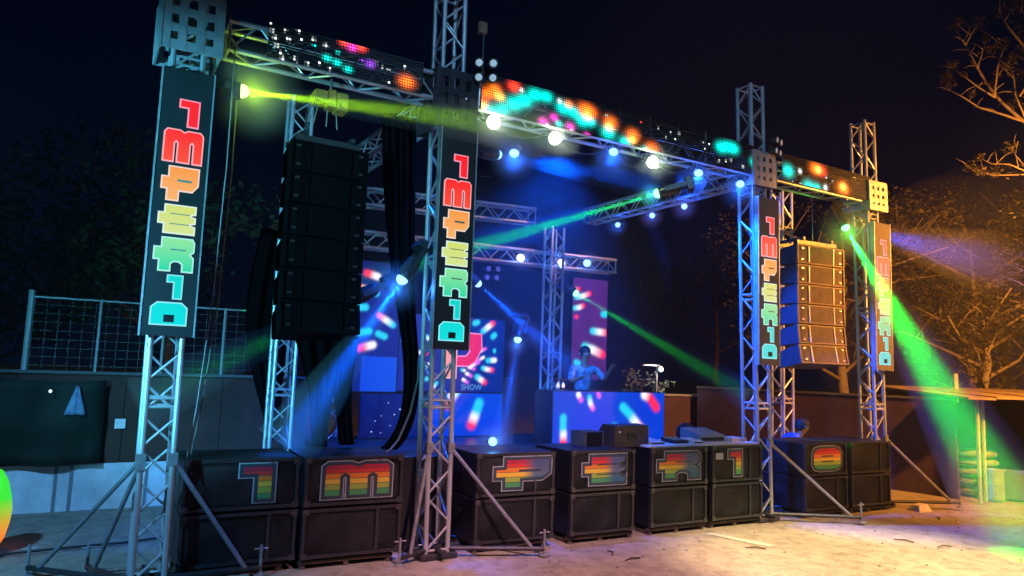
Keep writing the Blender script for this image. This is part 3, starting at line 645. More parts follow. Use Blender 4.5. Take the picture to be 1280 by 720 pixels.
# black cloth legs and tails
def cloth(label, rows, y, amp=.05, name='black_curtain', folds=5):
    m = MB(); nxc = 26
    for k, (z, xa, xb) in enumerate(rows):
        for i in range(nxc+1):
            u = i/nxc; m.v.append((xa+(xb-xa)*u, y + amp*sin(u*folds*2*pi + .5*k)*(.6+.4*sin(k*1.3)) + .02*sin(u*17), z))
    for k in range(len(rows)-1):
        for i in range(nxc): q = k*(nxc+1)+i; m.f.append((q, q+1, q+nxc+2, q+nxc+1))
    o = m.build(name, CLOTH, None, True); md = o.modifiers.new('thick', 'SOLIDIFY'); md.thickness = .006
    ss = o.modifiers.new('smooth', 'SUBSURF'); ss.levels = ss.render_levels = 1
    return tag(o, label, 'curtain')
cloth('tall black stage curtain widening downwards, left of the tallest tower', [(4.66,1.98,2.38),(4.3,2.0,2.40),(3.7,2.06,2.42),(3.2,2.13,2.44),(2.8,2.20,2.46),(2.4,2.30,2.5),(2.0,2.38,2.56),(1.6,2.4,2.58),(1.3,2.36,2.54),(1.1,2.27,2.45),(.99,2.15,2.33)], .5)
cloth('left of two black cloth tails hanging below the dark speakers', [(2.2,1.2,1.72),(1.9,1.32,1.70),(1.6,1.42,1.68),(1.3,1.45,1.62),(1.02,1.48,1.64)], .62, .03, folds=3)
cloth('right of two black cloth tails hanging below the dark speakers', [(2.2,1.6,1.95),(1.9,1.64,1.92),(1.6,1.7,1.9),(1.3,1.76,1.92),(1.02,1.8,1.97)], .75, .03, folds=2)
cloth('dark cloth hanging behind the dim tower on the fence side', [(3.6,1.2,1.7),(2.6,1.05,1.7),(2.1,1.12,1.6),(1.6,1.25,1.6),(1.1,1.42,1.6),(.9,1.5,1.62)], 2.55, .05, folds=3)

# ------------------------------------------------------------------ gear on top of the speakers
fc = thing('gap_case', 'tall black case added to darken the gap between the M and P stacks', 'case', (2.62, .24, 0))  # dark case put in to keep this gap black
MB().cham(-.3, .28, 0, .5, .03, .96, .01).build('case', mat('matt_black_case', (.01,.01,.011), .6, noise=.4, nscale=6), fc)
for x in (-.306, .27): MB().box(x, x+.016, -.004, .504, .02, .965).build('edge_trim', BLACK_METAL, fc)
for x in (-.22, .2):
    for y in (.08, .42): MB().lathe([(.028,0),(.03,.015),(.028,.03)], 10, c=(x, y, 0)).build('caster', RUBBER, fc)
TOPZ = .098+CH*2+.026
wb = tag(MB().cham(5.3, 7.22, -.14, .5, TOPZ, TOPZ+.022, .004).build('white_board', WHITE), 'long white board lying on the R and 1 speakers', 'board')
def small_box(name, label, cat, x0, x1, y0, y1, z0, h, m, part=None):
    t = thing(name, label, cat, ((x0+x1)/2, (y0+y1)/2, z0)); w, d = x1-x0, y1-y0
    MB().add([(-w/2,-d/2,0),(w/2,-d/2,0),(w/2,d/2,0),(-w/2,d/2,0),(-w/2,-d/2,h*.55),(w/2,-d/2,h*.55),(w/2,d/2,h),(-w/2,d/2,h)], [(0,3,2,1),(4,5,6,7),(0,1,5,4),(1,2,6,5),(2,3,7,6),(3,0,4,7)]).build('case', m, t)
    k = MB()
    for i in range(6):
        for j in range(2): k.lathe([(.009,0),(.007,.015)], 8, c=(-w*.4+w*.16*i, -d*.25+d*.4*j, h*(.67+.17*j)))
    tag(k.build('knobs', WHITE, t), kind='stuff')
    MB().box(-w*.45, w*.45, -d/2-.004, -d/2, h*.1, h*.4).build('front_strip', BLACK_METAL, t)
    return t
BZ = TOPZ+.022
small_box('mixing_console', 'blue lit wedge shaped mixing console on the white board', 'mixer', 6.36, 6.8, .05, .42, BZ, .16, mat('console_blue_grey', (.25,.3,.4), .4))
small_box('effects_unit', 'small pale box at the left end of the white board', 'audio device', 5.45, 5.68, -.02, .25, BZ, .05, WHITE)
small_box('effects_unit', 'small dark box between two pale boxes on the white board', 'audio device', 5.86, 6.1, 0, .25, BZ, .06, BLACK_METAL)
small_box('effects_unit', 'small pale box left of the mixing console', 'audio device', 6.14, 6.32, -.05, .2, BZ, .05, WHITE)
tag(MB().cham(6.88, 7.16, .0, .25, BZ, BZ+.05, .004).build('paper_stack', mat('pink_white_card', (.8,.62,.6), .8)), 'pinkish white stack of cards at the right end of the white board', 'paper')
bag = MB().lathe([(.02,0),(.12,.01),(.14,.08),(.12,.17),(.05,.22),(.01,.23)], 14)
bo = bag.build('equipment_bag', mat('black_nylon', (.015,.015,.02), .7), None, True, (6.62, .58, BZ-.02)); tag(bo, 'rounded black bag behind the mixing console', 'bag')
# wedge monitor
wm = thing('wedge_monitor', 'dark wedge floor speaker standing on the E speaker, facing away', 'speaker', (5.16, .12, TOPZ), RAD(4))
MB().add([(-.28,-.12,0),(.28,-.12,0),(.28,.3,0),(-.28,.3,0),(-.28,-.12,.25),(.28,-.12,.25),(.28,.1,.26),(-.28,.1,.26)], [(0,3,2,1),(4,5,6,7),(0,1,5,4),(1,2,6,5),(2,3,7,6),(3,0,4,7)]).build('cabinet', mat('scuffed_brown_paint', (.07,.05,.045), .6, noise=.4, nscale=8), wm)
MB().box(-.08, .08, -.128, -.121, .09, .16).build('handle', BLACK_METAL, wm)
MB().box(-.22, -.19, -.127, -.121, .17, .19).build('socket', WHITE, wm)
MB().add([(-.26,.302,.01),(.26,.302,.01),(.26,.104,.25),(-.26,.104,.25)], [(3,2,1,0)]).build('grille', GRILLE, wm)
st = thing('side_case', 'black flight case beside the wedge speaker on the E speaker', 'case', (4.72, .25, TOPZ))
MB().cham(-.13, .13, -.1, .2, 0, .17, .01).build('case', BLACK, st)
for sx in (-.132, .122): MB().box(sx, sx+.01, -.102, .202, .0, .172).build('edge_trim', ALU_DULL, st)

# ------------------------------------------------------------------ lamps
def smoke_mat(dens):
    k = f'smoke_{dens}'
    if k in MATS: return MATS[k]
    mt = bpy.data.materials.new(k); mt.use_nodes = True; nt = mt.node_tree; nt.nodes.clear()
    out = nt.nodes.new('ShaderNodeOutputMaterial'); v = nt.nodes.new('ShaderNodeVolumePrincipled')
    v.inputs['Density'].default_value = dens; v.inputs['Color'].default_value = (1,1,1,1); v.inputs['Anisotropy'].default_value = 0
    nt.links.new(v.outputs[0], out.inputs['Volume']); MATS[k] = mt; return mt
def puff_mat(dens, rad):
    # smoke that thins out from the middle of the puff
    k = f'puff_{dens}_{rad}'
    if k in MATS: return MATS[k]
    mt = bpy.data.materials.new(k); mt.use_nodes = True; nt = mt.node_tree; nt.nodes.clear()
    out = nt.nodes.new('ShaderNodeOutputMaterial'); v = nt.nodes.new('ShaderNodeVolumePrincipled'); tc = nt.nodes.new('ShaderNodeTexCoord')
    ln = nt.nodes.new('ShaderNodeVectorMath'); ln.operation = 'LENGTH'; mr = nt.nodes.new('ShaderNodeMapRange'); mr.interpolation_type = 'SMOOTHSTEP'
    mr.inputs['From Min'].default_value = 0; mr.inputs['From Max'].default_value = rad; mr.inputs['To Min'].default_value = dens; mr.inputs['To Max'].default_value = 0
    nt.links.new(tc.outputs['Object'], ln.inputs[0]); nt.links.new(ln.outputs['Value'], mr.inputs['Value']); nt.links.new(mr.outputs[0], v.inputs['Density'])
    v.inputs['Color'].default_value = (1,1,1,1); nt.links.new(v.outputs[0], out.inputs['Volume']); MATS[k] = mt; return mt
def glow(t, color, power, rad, dens=.8, z=-.14):
    # lamp halo: an added point light inside an added ball of smoke
    l = bpy.data.lights.new('halo_light', 'POINT'); l.energy = power; l.color = color; l.shadow_soft_size = .03; link('halo_light', l, t, (0, 0, z))
    m = MB(); m.lathe([(max(.004, rad*sin(pi*i/10)), -rad*cos(pi*i/10)) for i in range(11)], 20)
    o = m.build('halo_smoke', puff_mat(dens, rad), t, True, (0, 0, z)); tag(o, kind='stuff')
def spot(name, parent, power, color, angle, blend, size=.05, z=-.02):
    l = bpy.data.lights.new(name, 'SPOT'); l.energy = power; l.color = color; l.spot_size = RAD(angle); l.spot_blend = blend; l.shadow_soft_size = size
    o = link(name, l, parent, (0, 0, z)); return o
def par(label, pos, d, lens_m, r=.085, power=0, color=(1,1,1), angle=60, blend=.6, group='blue and white par lamps over the stage', name='par_lamp', halo=None):
    t = thing(name, label, 'stage lamp', pos, 0, group, aim(d))
    b = MB().lathe([(r*.5, .2),(r*.72, .17),(r*.95, .06),(r*1.05, -.005),(r*1.05, -.02),(r*.96, -.02),(r*.93,.02)], 18); b.build('housing', BLACK_METAL, t, False)
    MB().lathe([(r*.93, .012),(r*.6,.004),(.004,.002)], 18).build('lens', lens_m, t, True)
    y = MB().path([(-r*1.1,0,.06),(-r*1.25,0,.16),(-r*.6,0,.27),(0,0,.29),(r*.6,0,.27),(r*1.25,0,.16),(r*1.1,0,.06)], .012, 6); y.build('yoke', BLACK_METAL, t)
    if power: spot('lamp_light', t, power, color, angle, blend, r*.7, -.03)
    if halo: glow(t, *halo)
    return t
def moving_head(label, pos, d, lens_m, power=0, color=(1,1,1), angle=6, blend=.5, up=True):
    t = thing('moving_head_lamp', label, 'stage lamp', pos, 0, 'moving head beam lamps', aim(d)); r = .075
    MB().lathe([(r*.6,.26),(r*.95,.22),(r*1.15,.1),(r*1.1,.0),(r*.95,-.02),(r*.8,-.02)], 18).build('head', BLACK_METAL, t, False)
    MB().lathe([(r*.84,-.022),(r*.82,-.045),(r*.6,-.075),(r*.3,-.09),(.003,-.094)], 18).build('lens', lens_m, t, True)
    for s in (-1, 1): MB().box(s*.1-.018, s*.1+.018, -.03, .03, .06, .34).build('yoke_arm', BLACK_METAL, t)
    MB().cham(-.13, .13, -.09, .09, .342, .43, .01).build('base', BLACK_METAL, t)
    if power: spot('lamp_light', t, power, color, angle, blend, .02, -.11)
    return t
BL = (.0, .085, 1.0)
VIEW = Vector((-.624, -6.8456, 1.9033))
def toward(p, tilt=(0,0,0)): return (VIEW + Vector(tilt) - Vector(p))
# front beam: three warm floods and four blue pars
for p, w, tl in (((3.07,-.06,4.60),'leftmost, beside the tallest tower',(1,0,0)),((3.89,-.06,4.58),'middle one, under the magenta dots',(2,0,0)),((5.38,-.06,4.56),'rightmost, under the orange swirl',(3,0,0))):
    par(f'glaring warm white flood under the roof beam, {w}', p, toward(p, tl), L_WARM, .085, 12, (1,.95,.75), 150, .8, 'warm white floods under the roof beam', 'flood_lamp', ((.7,1,.55), 4, .34))
for p, w, tg in (((3.45,.12,4.36),'leftmost, right of the tallest tower',(4.5,2.2,.7)),((4.76,-.05,4.58),'between the middle and right white floods',(5,2.5,.7)),((6.19,-.05,4.56),'second left of the blue lit tower',(6,2,.7)),((6.98,-.05,4.54),'just left of the blue lit tower',(6.4,1.2,.7))):
    par(f'blue par lamp on the roof beam, {w}', p, Vector((tg[0]-3-p[0], -3-p[1], 1.2-p[2])), L_BLUE, .062, 900, BL, 22, .9, halo=((.015,.12,1), 9, .34))
for p, w in (((7.36,3.07,4.50),'farthest back of three'),((7.36,2.17,4.52),'middle of three'),((7.36,1.42,4.54),'nearest of three')):
    par(f'small blue par lamp under the side beam, {w}', p, Vector((-5.5,-5,-2.2)), L_BLUE, .05, 0, halo=((.02,.10,1), 4, .26))
for p, w, lm in (((5.75,3.7,3.80),'white lamp on the lower rear beam, leftmost of three',L_WARM),((6.6,3.7,3.80),'white lamp on the lower rear beam, middle of three',L_WARM),((7.17,3.7,3.86),'blue white lamp on the lower rear beam, rightmost of three',L_BLUE)):
    par(w, p, toward(p, (2,0,0)), lm, .075, 0, group='lamps on the lower rear beam', halo=((.08,.25,1), 5, .3))
for i, (x, z) in enumerate(((5.12,3.55),(5.3,3.56),(5.1,3.4),(5.28,3.41))):
    par(f'dim violet lamp glass in a square of four below the lower rear beam, {["upper left","upper right","lower left","lower right"][i]}', (x, 3.68, z), (-.2,-1,-.1), mat('violet_lamp_glass', (.1,.1,.2), emit=(.12,.12,.6), estr=.5), .05, group='square of four violet lamps')
def beam_obj(label, p, d, length, angle, dens, r0=.05):  # smoke cone denser than the air around, added so the beam shows
    d = Vector(d).normalized(); r1 = r0 + length*math.tan(RAD(angle/2))*1.15
    m = MB().tube((0,0,-.06), (0,0,-length), r0, 20, r1)
    o = m.build('light_beam', smoke_mat(dens)); o.location = p; o.rotation_euler = aim(d); tag(o, label, 'light beam', 'beams of the moving heads'); return o
GREEN, LIME = (.0, 1, .04), (.42, 1, .0)
def mover(label, blabel, p, target, lens_m, power, color, angle, length, dens, blend=.6, halo=None):
    d = Vector(target) - Vector(p)
    t = moving_head(label, p, d, lens_m, power, color, angle, blend)
    if halo: glow(t, *halo)
    if blabel: beam_obj(blabel, p, d, length, angle, dens)
HAZE = .0006; SMOKE = .014
mover('lime moving head under the roof beam near the fence side tower', 'lime green beam crossing above the dark hanging speakers', (.40,-.08,4.33), (3.2,-.75,4.36), L_LIME, 4500, LIME, 8, 3.0, .28, 1, halo=((.5,1,.02), 6, .5))
mover('green moving head under the side beam', 'green beam slanting down left from the side beam', (5.66,.1,4.24), (3.5,2.0,3.4), L_GREEN, 26000, GREEN, 6, 3.6, .055, 1, halo=((.03,1,.2), 3, .24))
mover('green moving head beside the rightmost tower', 'wide bright green beam slanting down to the sandy ground on the right', (9.2,-.1,4.24), (8.95,-2.62,0), L_GREEN, 28000, GREEN, 12, 4.85, .16, 1, ((.02,1,.05), 5, .55))
mover('green moving head on the rear beam behind the booth', 'thin green beam crossing the dark gap beside the booth', (6.9,3.7,3.30), (8.4,.8,1.5), L_GREEN, 3500, GREEN, 6, 3.5, .16, 1, halo=((.05,1,.35), 1, .14))
mover('blue moving head left of the tallest tower', 'broad blue beam slanting down across the dark speakers to the M speaker', (2.22,.22,2.82), (1.14,.28,1.08), L_CYAN, 3600, BL, 13, 2.05, .45, 1, halo=((.02,.15,1), 5, .32))
mover('blue moving head above the central screen edge', 'narrow blue beam falling onto the stage right of the central screen', (5.45,3.2,2.40), (4.85,2.6,.75), L_CYAN, 3500, BL, 8, 1.9, .4, 1, halo=((.03,.2,1), 2.5, .24))
mover('blue moving head under the lower rear beam', 'faint blue beam slanting down right behind the booth', (4.7,3.3,3.25), (6.6,2.8,1.7), L_BLUE, 4500, BL, 11, 2.6, .2, 1)
mover('small green moving head on the dim tower', 'faint green beam slanting down left from the dark speakers', (1.95,.9,2.62), (-.3,1.3,1.3), L_GREEN, 700, GREEN, 11, 2.4, .12, 1)
mover('blue moving head on the roof beam by the leftmost white flood', 'level blue beam under the roof beam in the middle of the stage', (3.55,.75,4.52), (6.6,1.2,4.72), L_BLUE, 5000, BL, 8, 3.0, .16, 1)
mover('blue moving head high on the rightmost tower', 'faint blue beam fading over the trees at the right', (10.3,.5,4.45), (17.5,1.2,4.5), L_BLUE, 7000, (.02,.10,1), 12, 5.5, .07, 1)

fl = par('bright cyan footlight lying on the P speaker, lens toward the viewer', (3.3, .1, TOPZ+.09), (-.45,-1,.12), L_CYAN, .05, 0, group=None, name='footlight')
glow(fl, (.05,.35,1), 3, .26, .8, -.1)
# blinder clusters on the towers
def blinder(label, c, r, gap, d, lm):
    t = thing('blinder_lamp', label, 'stage lamp', c, 0, None, aim(d))
    for sx, sy in ((-1,-1),(1,-1),(-1,1),(1,1)):
        o = MB().lathe([(r*.7,.1),(r,.04),(r*1.05,-.01),(r*.95,-.012)], 16, c=(sx*gap, sy*gap, 0)).build('reflector', BLACK_METAL, t)
        MB().lathe([(r*.94,-.008),(r*.5,-.016),(.003,-.018)], 16, c=(sx*gap, sy*gap, 0)).build('lens', lm, o)
    MB().box(-gap*1.2, gap*1.2, -.02, .02, .1, .14).build('bracket', BLACK_METAL, t)
blinder('square of four round white blinder lamps on the tallest tower', (2.80, -.34, 5.03), .052, .075, (-.55,-1,-.3), L_DIM)
blinder('cluster of four pinkish lamps on top of the blue lit tower block', (7.46, -.3, 5.1), .05, .075, (.35,-1,-.1), mat('pinkish_lamp_glass', (.8,.7,.68), .3, emit=(.8,.55,.5), estr=.25))
cl = thing('clamp_lamp', 'small clamp with two white bulbs on the rear tower by the booth', 'lamp', (5.9, 2.6, 1.66))
for i in (-1, 1): MB().lathe([(.002,-.04),(.022,-.025),(.026,.005),(.015,.03),(.01,.05)], 12, c=(.05*i, 0, 0)).build('bulb', mat('bulb_glass', (.5,.5,.5), emit=(1,.8,.75), estr=.9), cl, True)
MB().box(-.1, .1, -.015, .015, .08, .11).build('bracket', BLACK_METAL, cl); MB().tube((0,0,-.9), (0,0,.08), .012, 6).build('stand_pole', BLACK_METAL, cl)
pu = thing('pulley_block', 'small steel pulley and cable near the top of the tallest tower', 'pulley', (2.86, -.1, 5.55))
MB().cham(-.05, .05, -.03, .03, 0, .13, .01).build('pulley_housing', mat('rusty_steel', (.3,.17,.09), .7, .3, noise=.4), pu); MB().tube((.02,0,-.55), (.02,0,0), .005, 5).build('cable', ALU_DULL, pu)
hc = MB().path([(2.50,.36,2.0),(2.5,.36,1.75),(2.42,.34,1.4),(2.3,.33,1.12),(2.2,.3,1.02),(2.12,.2,1.012)], .014, 8); tag(hc.build('hanging_hose', mat('brown_cable', (.12,.08,.05), .6), None, True), 'brownish thick cable drooping along the black curtain', 'cable')
gc = MB().path([(-1.6,1.5,.012),(-1.1,1.52,.014),(-.6,1.58,.014),(-.1,1.6,.014),(.3,1.7,.014),(.8,1.9,.014)], .014, 6); tag(gc.build('ground_cable', RUBBER, None, True), 'black cable lying across the pale ground by the fence side tower', 'cable')

for i, (x, y, b, lb) in enumerate(((.33,-.16,.30,'thin rope hanging from the roof beam beside the dark banner of the first tower'),(.42,.14,.52,'second thin rope hanging behind the first beside the fence side tower'))):
    tag(MB().path([(x,y,4.72),(x+.01,y,3.6),(x-.01,y+.05,2.4),(x-.06,y+b*.3,1.5),(x-.12,y+b,.6)], .006, 6).build('hanging_rope', mat('grey_rope', (.25,.27,.26), .9), None, True), lb, 'rope', 'ropes hanging from the roof beam')
for i, (xa, xb) in enumerate(((2.95,3.8),(3.95,4.7),(4.85,5.3),(5.45,6.1),(6.25,6.9))):
    tag(MB().path([(xa+(xb-xa)*k/8, .02, 4.63-.16*(1-(k/4-1)**2)*(.7+.15*(i % 3))) for k in range(9)], .010, 6).build('lamp_cable', RUBBER, None, True), f'black cable sagging under the roof beam, {["first","second","third","fourth","last"][i]} loop right of the tallest tower', 'cable', 'cable loops under the roof beam')
# ------------------------------------------------------------------ people
def skin(name, nodes, edges, m, parent, root=0, sub=2, smooth=True):
    me = bpy.data.meshes.new(name); me.from_pydata([n[0] for n in nodes], edges, []); me.materials.append(m)
    o = link(name, me, parent)
    o.modifiers.new('skin', 'SKIN').use_smooth_shade = smooth
    sv = me.skin_vertices[0].data
    for i, n in enumerate(nodes): r = n[1]; sv[i].radius = r if isinstance(r, tuple) else (r, r); sv[i].use_root = (i == root)
    s = o.modifiers.new('sub', 'SUBSURF'); s.levels = s.render_levels = sub
    return o
def person(label, loc, rz, J, cols, sc=1.0):
    t = thing('person', label, 'person', loc, rz); t.scale = (sc,)*3
    V = Vector; pel, che, nek, hed = [V(J[k]) for k in ('pelvis','chest','neck','head')]
    nodes = [(pel, (.13,.10)), ((pel+che)/2, (.125,.09)), (che, (.15,.10)), (nek, .055), (nek*.45+hed*.55-V((0,0,.04)), .05), (hed, (.075,.088)), (hed+V((0,0,.085)), (.062,.07)), (hed+V((0,-.095,-.025)), .014)]
    edges = [(0,1),(1,2),(2,3),(3,4),(4,5),(5,6),(5,7)]
    for s, k in ((-1,'L'),(1,'R')):
        sh, el, wr = V(J['sh'+k]), V(J['el'+k]), V(J['wr'+k]); i = len(nodes)
        d = (wr-el).normalized(); palm = wr + d*.07
        nodes += [(sh,.055),(el,.04),(wr,.026),(palm,(.036,.018))]; edges += [(2,i),(i,i+1),(i+1,i+2),(i+2,i+3)]
        side = d.cross(V((0,0,1))); side = side.normalized() if side.length > .1 else V((1,0,0)); dn = V((0,0,-.35))
        for q, (off, L) in enumerate(((-.03,.065),(-.011,.08),(.01,.076),(.03,.058))):
            a = palm + side*off + d*.03; b = a + (d+dn*.4)*L*.5; c = b + (d+dn*1.8).normalized()*L*.5; k0 = len(nodes)
            nodes += [(a,.0095),(b,.009),(c,.0075)]; edges += [(i+3,k0),(k0,k0+1),(k0+1,k0+2)]
        k0 = len(nodes); th = wr + d*.03 - side*.035*s
        nodes += [(th,.012),(th + d*.035 - side*.02*s,.010),(th + d*.06 - side*.024*s,.008)]; edges += [(i+2,k0),(k0,k0+1),(k0+1,k0+2)]
        hp, kn, an, to = V(J['hip'+k]), V(J['kn'+k]), V(J['an'+k]), V(J['to'+k]); i = len(nodes)
        nodes += [(hp,.08),(kn,.055),(an,.038),(to,.03)]; edges += [(0,i),(i,i+1),(i+1,i+2),(i+2,i+3)]
    skin('body', nodes, edges, mat('skin', (.33,.19,.13), .55, noise=.1), t)
    # shirt: torso and upper arms slightly larger than the body
    n2 = [(pel+V((0,0,-.02)), (.15,.12)), ((pel+che)/2, (.145,.11)), (che, (.165,.118)), (nek+V((0,0,-.02)), .07)]; e2 = [(0,1),(1,2),(2,3)]
    for k in 'LR':
        sh, el, wr = V(J['sh'+k]), V(J['el'+k]), V(J['wr'+k]); i = len(n2)
        n2 += [(sh,.07),(el,.056)] + ([(el*.25+wr*.75,.042)] if cols.get('long') else []); e2 += [(2,i),(i,i+1)] + ([(i+1,i+2)] if cols.get('long') else [])
    skin('shirt', n2, e2, cols['shirt'], t)
    n3 = [(pel+V((0,0,-.03)), (.15,.118))]; e3 = []
    for k in 'LR':
        hp, kn, an = V(J['hip'+k]), V(J['kn'+k]), V(J['an'+k]); i = len(n3); n3 += [(hp,.092),(kn,.068),(an+V((0,0,.03)),.055)]; e3 += [(0,i),(i,i+1),(i+1,i+2)]
    skin('trousers', n3, e3, mat('dark_trousers', (.03,.035,.05), .85), t)
    for k in 'LR':
        an, to = V(J['an'+k]), V(J['to'+k]); skin('shoe', [(an+V((0,0,-.03)),.048),((an+to)/2+V((0,0,-.02)),.045),(to,.042)], [(0,1),(1,2)], RUBBER, t, sub=1)
    h = MB(); N = 10
    for j in range(6):
        for i in range(N):
            a = 2*pi*i/N; e = (j/5)*pi*.5; rr = cos(e)
            back = .02 if sin(a) > 0 else 0
            h.v.append((hed.x + (.09)*rr*cos(a), hed.y + .012 + (.108+back)*rr*sin(a), hed.z + .045 + .095*sin(e) - (.07 if (j == 0 and sin(a) > -.2) else 0)))
    for j in range(5):
        for i in range(N): h.f.append((j*N+i, j*N+(i+1) % N, (j+1)*N+(i+1) % N, (j+1)*N+i))
    h.build('hair', mat('black_hair', (.01,.01,.012), .6), t, True)
    for s in (-1, 1):
        MB().lathe([(.002,-.011),(.009,-.006),(.011,0),(.009,.006),(.002,.011)], 10, c=(hed.x+s*.032, hed.y-.078, hed.z+.012)).build('eye', mat('eye_white', (.6,.6,.6), .2), t, True)
        MB().lathe([(.004,-.03),(.014,-.012),(.016,.01),(.006,.03)], 8, c=(hed.x+s*.086, hed.y+.01, hed.z)).build('ear', MATS['skin'], t, True)
    MB().box(hed.x-.024, hed.x+.024, hed.y-.084, hed.y-.072, hed.z-.055, hed.z-.048).build('mouth', mat('lips', (.25,.08,.07), .5), t)
    return t
sit = dict(pelvis=(0,0,.55), chest=(0,-.06,.92), neck=(0,-.08,1.08), head=(0,-.12,1.24), shL=(-.19,-.06,1.02), shR=(.19,-.06,1.02), elL=(-.27,-.2,.80), elR=(.33,-.16,.84), wrL=(-.2,-.42,.86), wrR=(.34,-.34,1.0),
           hipL=(-.09,-.05,.52), hipR=(.09,-.05,.52), knL=(-.12,-.45,.5), knR=(.12,-.45,.5), anL=(-.12,-.42,.09), anR=(.12,-.42,.09), toL=(-.13,-.58,.045), toR=(.13,-.58,.045))
def pale_shirt():
    m = mat('patterned_pale_shirt', (.24,.36,.40), .8, noise=.92, nscale=9); return m
person('seated performer in a pale patterned shirt behind the blue booth screen, one hand raised', (6.42, 2.75, .93), RAD(-14), sit, {'shirt': pale_shirt()})
stool = thing('stool', 'low black stool under the performer', 'stool', (6.42, 2.78, .75)); MB().lathe([(.02,.54),(.17,.55),(.18,.58),(.16,.61),(.02,.615)], 16).build('seat', BLACK_METAL, stool)
for a in range(4): bar('leg', (.1*cos(a*pi/2+.7), .1*sin(a*pi/2+.7), .55), (.17*cos(a*pi/2+.7), .17*sin(a*pi/2+.7), 0), .012, BLACK_METAL, stool)
crouch = dict(pelvis=(0,.05,.36), chest=(0,-.18,.66), neck=(0,-.30,.78), head=(0,-.38,.90), shL=(-.18,-.2,.73), shR=(.18,-.2,.73), elL=(-.24,-.40,.58), elR=(.24,-.40,.58), wrL=(-.12,-.55,.5), wrR=(.12,-.55,.5),
           hipL=(-.09,.02,.34), hipR=(.09,.02,.34), knL=(-.16,-.36,.46), knR=(.16,-.36,.46), anL=(-.14,-.1,.09), anR=(.14,-.1,.09), toL=(-.15,-.27,.045), toR=(.15,-.27,.045))
person('person in a bright blue shirt stooping behind the O speaker', (9.05, 1.0, .2), RAD(62), crouch, {'shirt': mat('blue_shirt', (.05,.14,.75), .8), 'long': True}, 1.04)

# ------------------------------------------------------------------ left boundary wall, fence and things on it
wl = thing('boundary_wall', 'brown masonry wall with pale painted foot behind the tower nearest the fence', 'wall', (0, 3.55, 0))
MB().box(-7, 2.2, 0, .16, 0, .555).build('painted_foot', mat('pale_wall_paint', (.6,.66,.72), .8, noise=.35, nscale=1.6, bump=.2), wl)
BRK = mat('brown_render', (.06,.028,.018), .9, noise=.5, nscale=1.3, bump=.4, bscale=15)
for i in range(8): MB().box(-7+1.15*i+.004, -7+1.15*(i+1)-.004, .02, .15, .5555, 1.62+.02*(i % 2)).build('wall_panel', BRK, wl)
MB().box(-7, 2.2, -.01, .175, 1.645, 1.68).build('coping', mat('dark_coping', (.1,.1,.1), .9), wl)
for x in (-1.95, -.78, -.62, .2, 1.2): MB().box(x, x+.035, -.012, 0, 0, .54).build('pilaster', mat('grey_joint', (.18,.2,.22), .9), wl)
fe = thing('mesh_fence', 'wire mesh fence on steel posts along the top of the masonry wall', 'fence', (0, 3.62, 1.68))
POST = mat('galvanised_post', (.45,.5,.52), .5, .4, noise=.2)
for x, r in ((-1.2,.034),(-.46,.018),(.28,.018),(1.02,.018),(1.9,.03)): bar('post', (x,0,0), (x,0,.9 if r < .03 else .96), r, POST, fe)
bar('top_rail', (-1.2,0,.885), (2.1,0,.885), .013, POST, fe)
wr = MB()
for i in range(25): wr.tube((-1.16+.13*i,0,.01), (-1.16+.13*i,0,.885), .0028, 4, cap=False)
for j in range(8): wr.tube((-1.2,0.004,.06+.105*j), (2.1,0.004,.06+.105*j), .0028, 4, cap=False)
tag(wr.build('mesh_wire', mat('fence_wire', (.12,.14,.14), .6, .3), fe), kind='stuff')
tp = MB(); n = 16
for j in range(9):
    for i in range(n+1): u = i/n; tp.v.append((-2.3+1.98*u, 3.44+.03*sin(u*19+j*.4)+.02*sin(j*1.2), 1.58-1.0*j/8+.025*sin(u*3.1*2)))
for j in range(8):
    for i in range(n): q = j*(n+1)+i; tp.f.append((q+n+1, q+n+2, q+1, q))
tpo = tp.build('tarpaulin', mat('dark_green_tarpaulin', (.010,.020,.014), .7, noise=.4, nscale=2, spec=.2), None, True); tpo.modifiers.new('thick', 'SOLIDIFY').thickness = .005
tag(tpo, 'dark green tarpaulin hung over the brown wall left of the white paper', 'tarpaulin')
tri = MB(); 
for j in range(7):
    z = 1.50-.34*j/6; w = .015+.105*j/6
    for i in range(9): u = i/8; tri.v.append((-.62+(u-.5)*2*w, 3.36+.02*sin(u*14)+.002*j, z))
for j in range(6):
    for i in range(8): q = j*9+i; tri.f.append((q+9, q+10, q+1, q))
tro = tri.build('hanging_cloth', mat('pale_blue_cloth', (.15,.26,.40), .85, noise=.4, nscale=14), None, True); tro.modifiers.new('thick', 'SOLIDIFY').thickness = .006
tag(tro, 'small triangular pale blue cloth hanging against the dark tarpaulin', 'cloth')
tag(MB().cham(-.19, -.07, 3.535, 3.55, .98, 1.1, .002).build('paper_notice', WHITE), 'small white square of paper on the brown wall left of the tower', 'paper')
pl = thing('point_lamp', 'tiny white lamp shining on the dark tarpaulin', 'lamp', (-.9, 3.36, 1.44)); MB().lathe([(.002,-.02),(.016,-.01),(.018,.005),(.008,.02)], 10).build('bulb', mat('tiny_bulb', (.5,.5,.5), emit=(.8,1,.95), estr=1.2), pl, True); MB().tube((0,0,.02), (0,.1,.06), .005, 6).build('wire', RUBBER, pl)

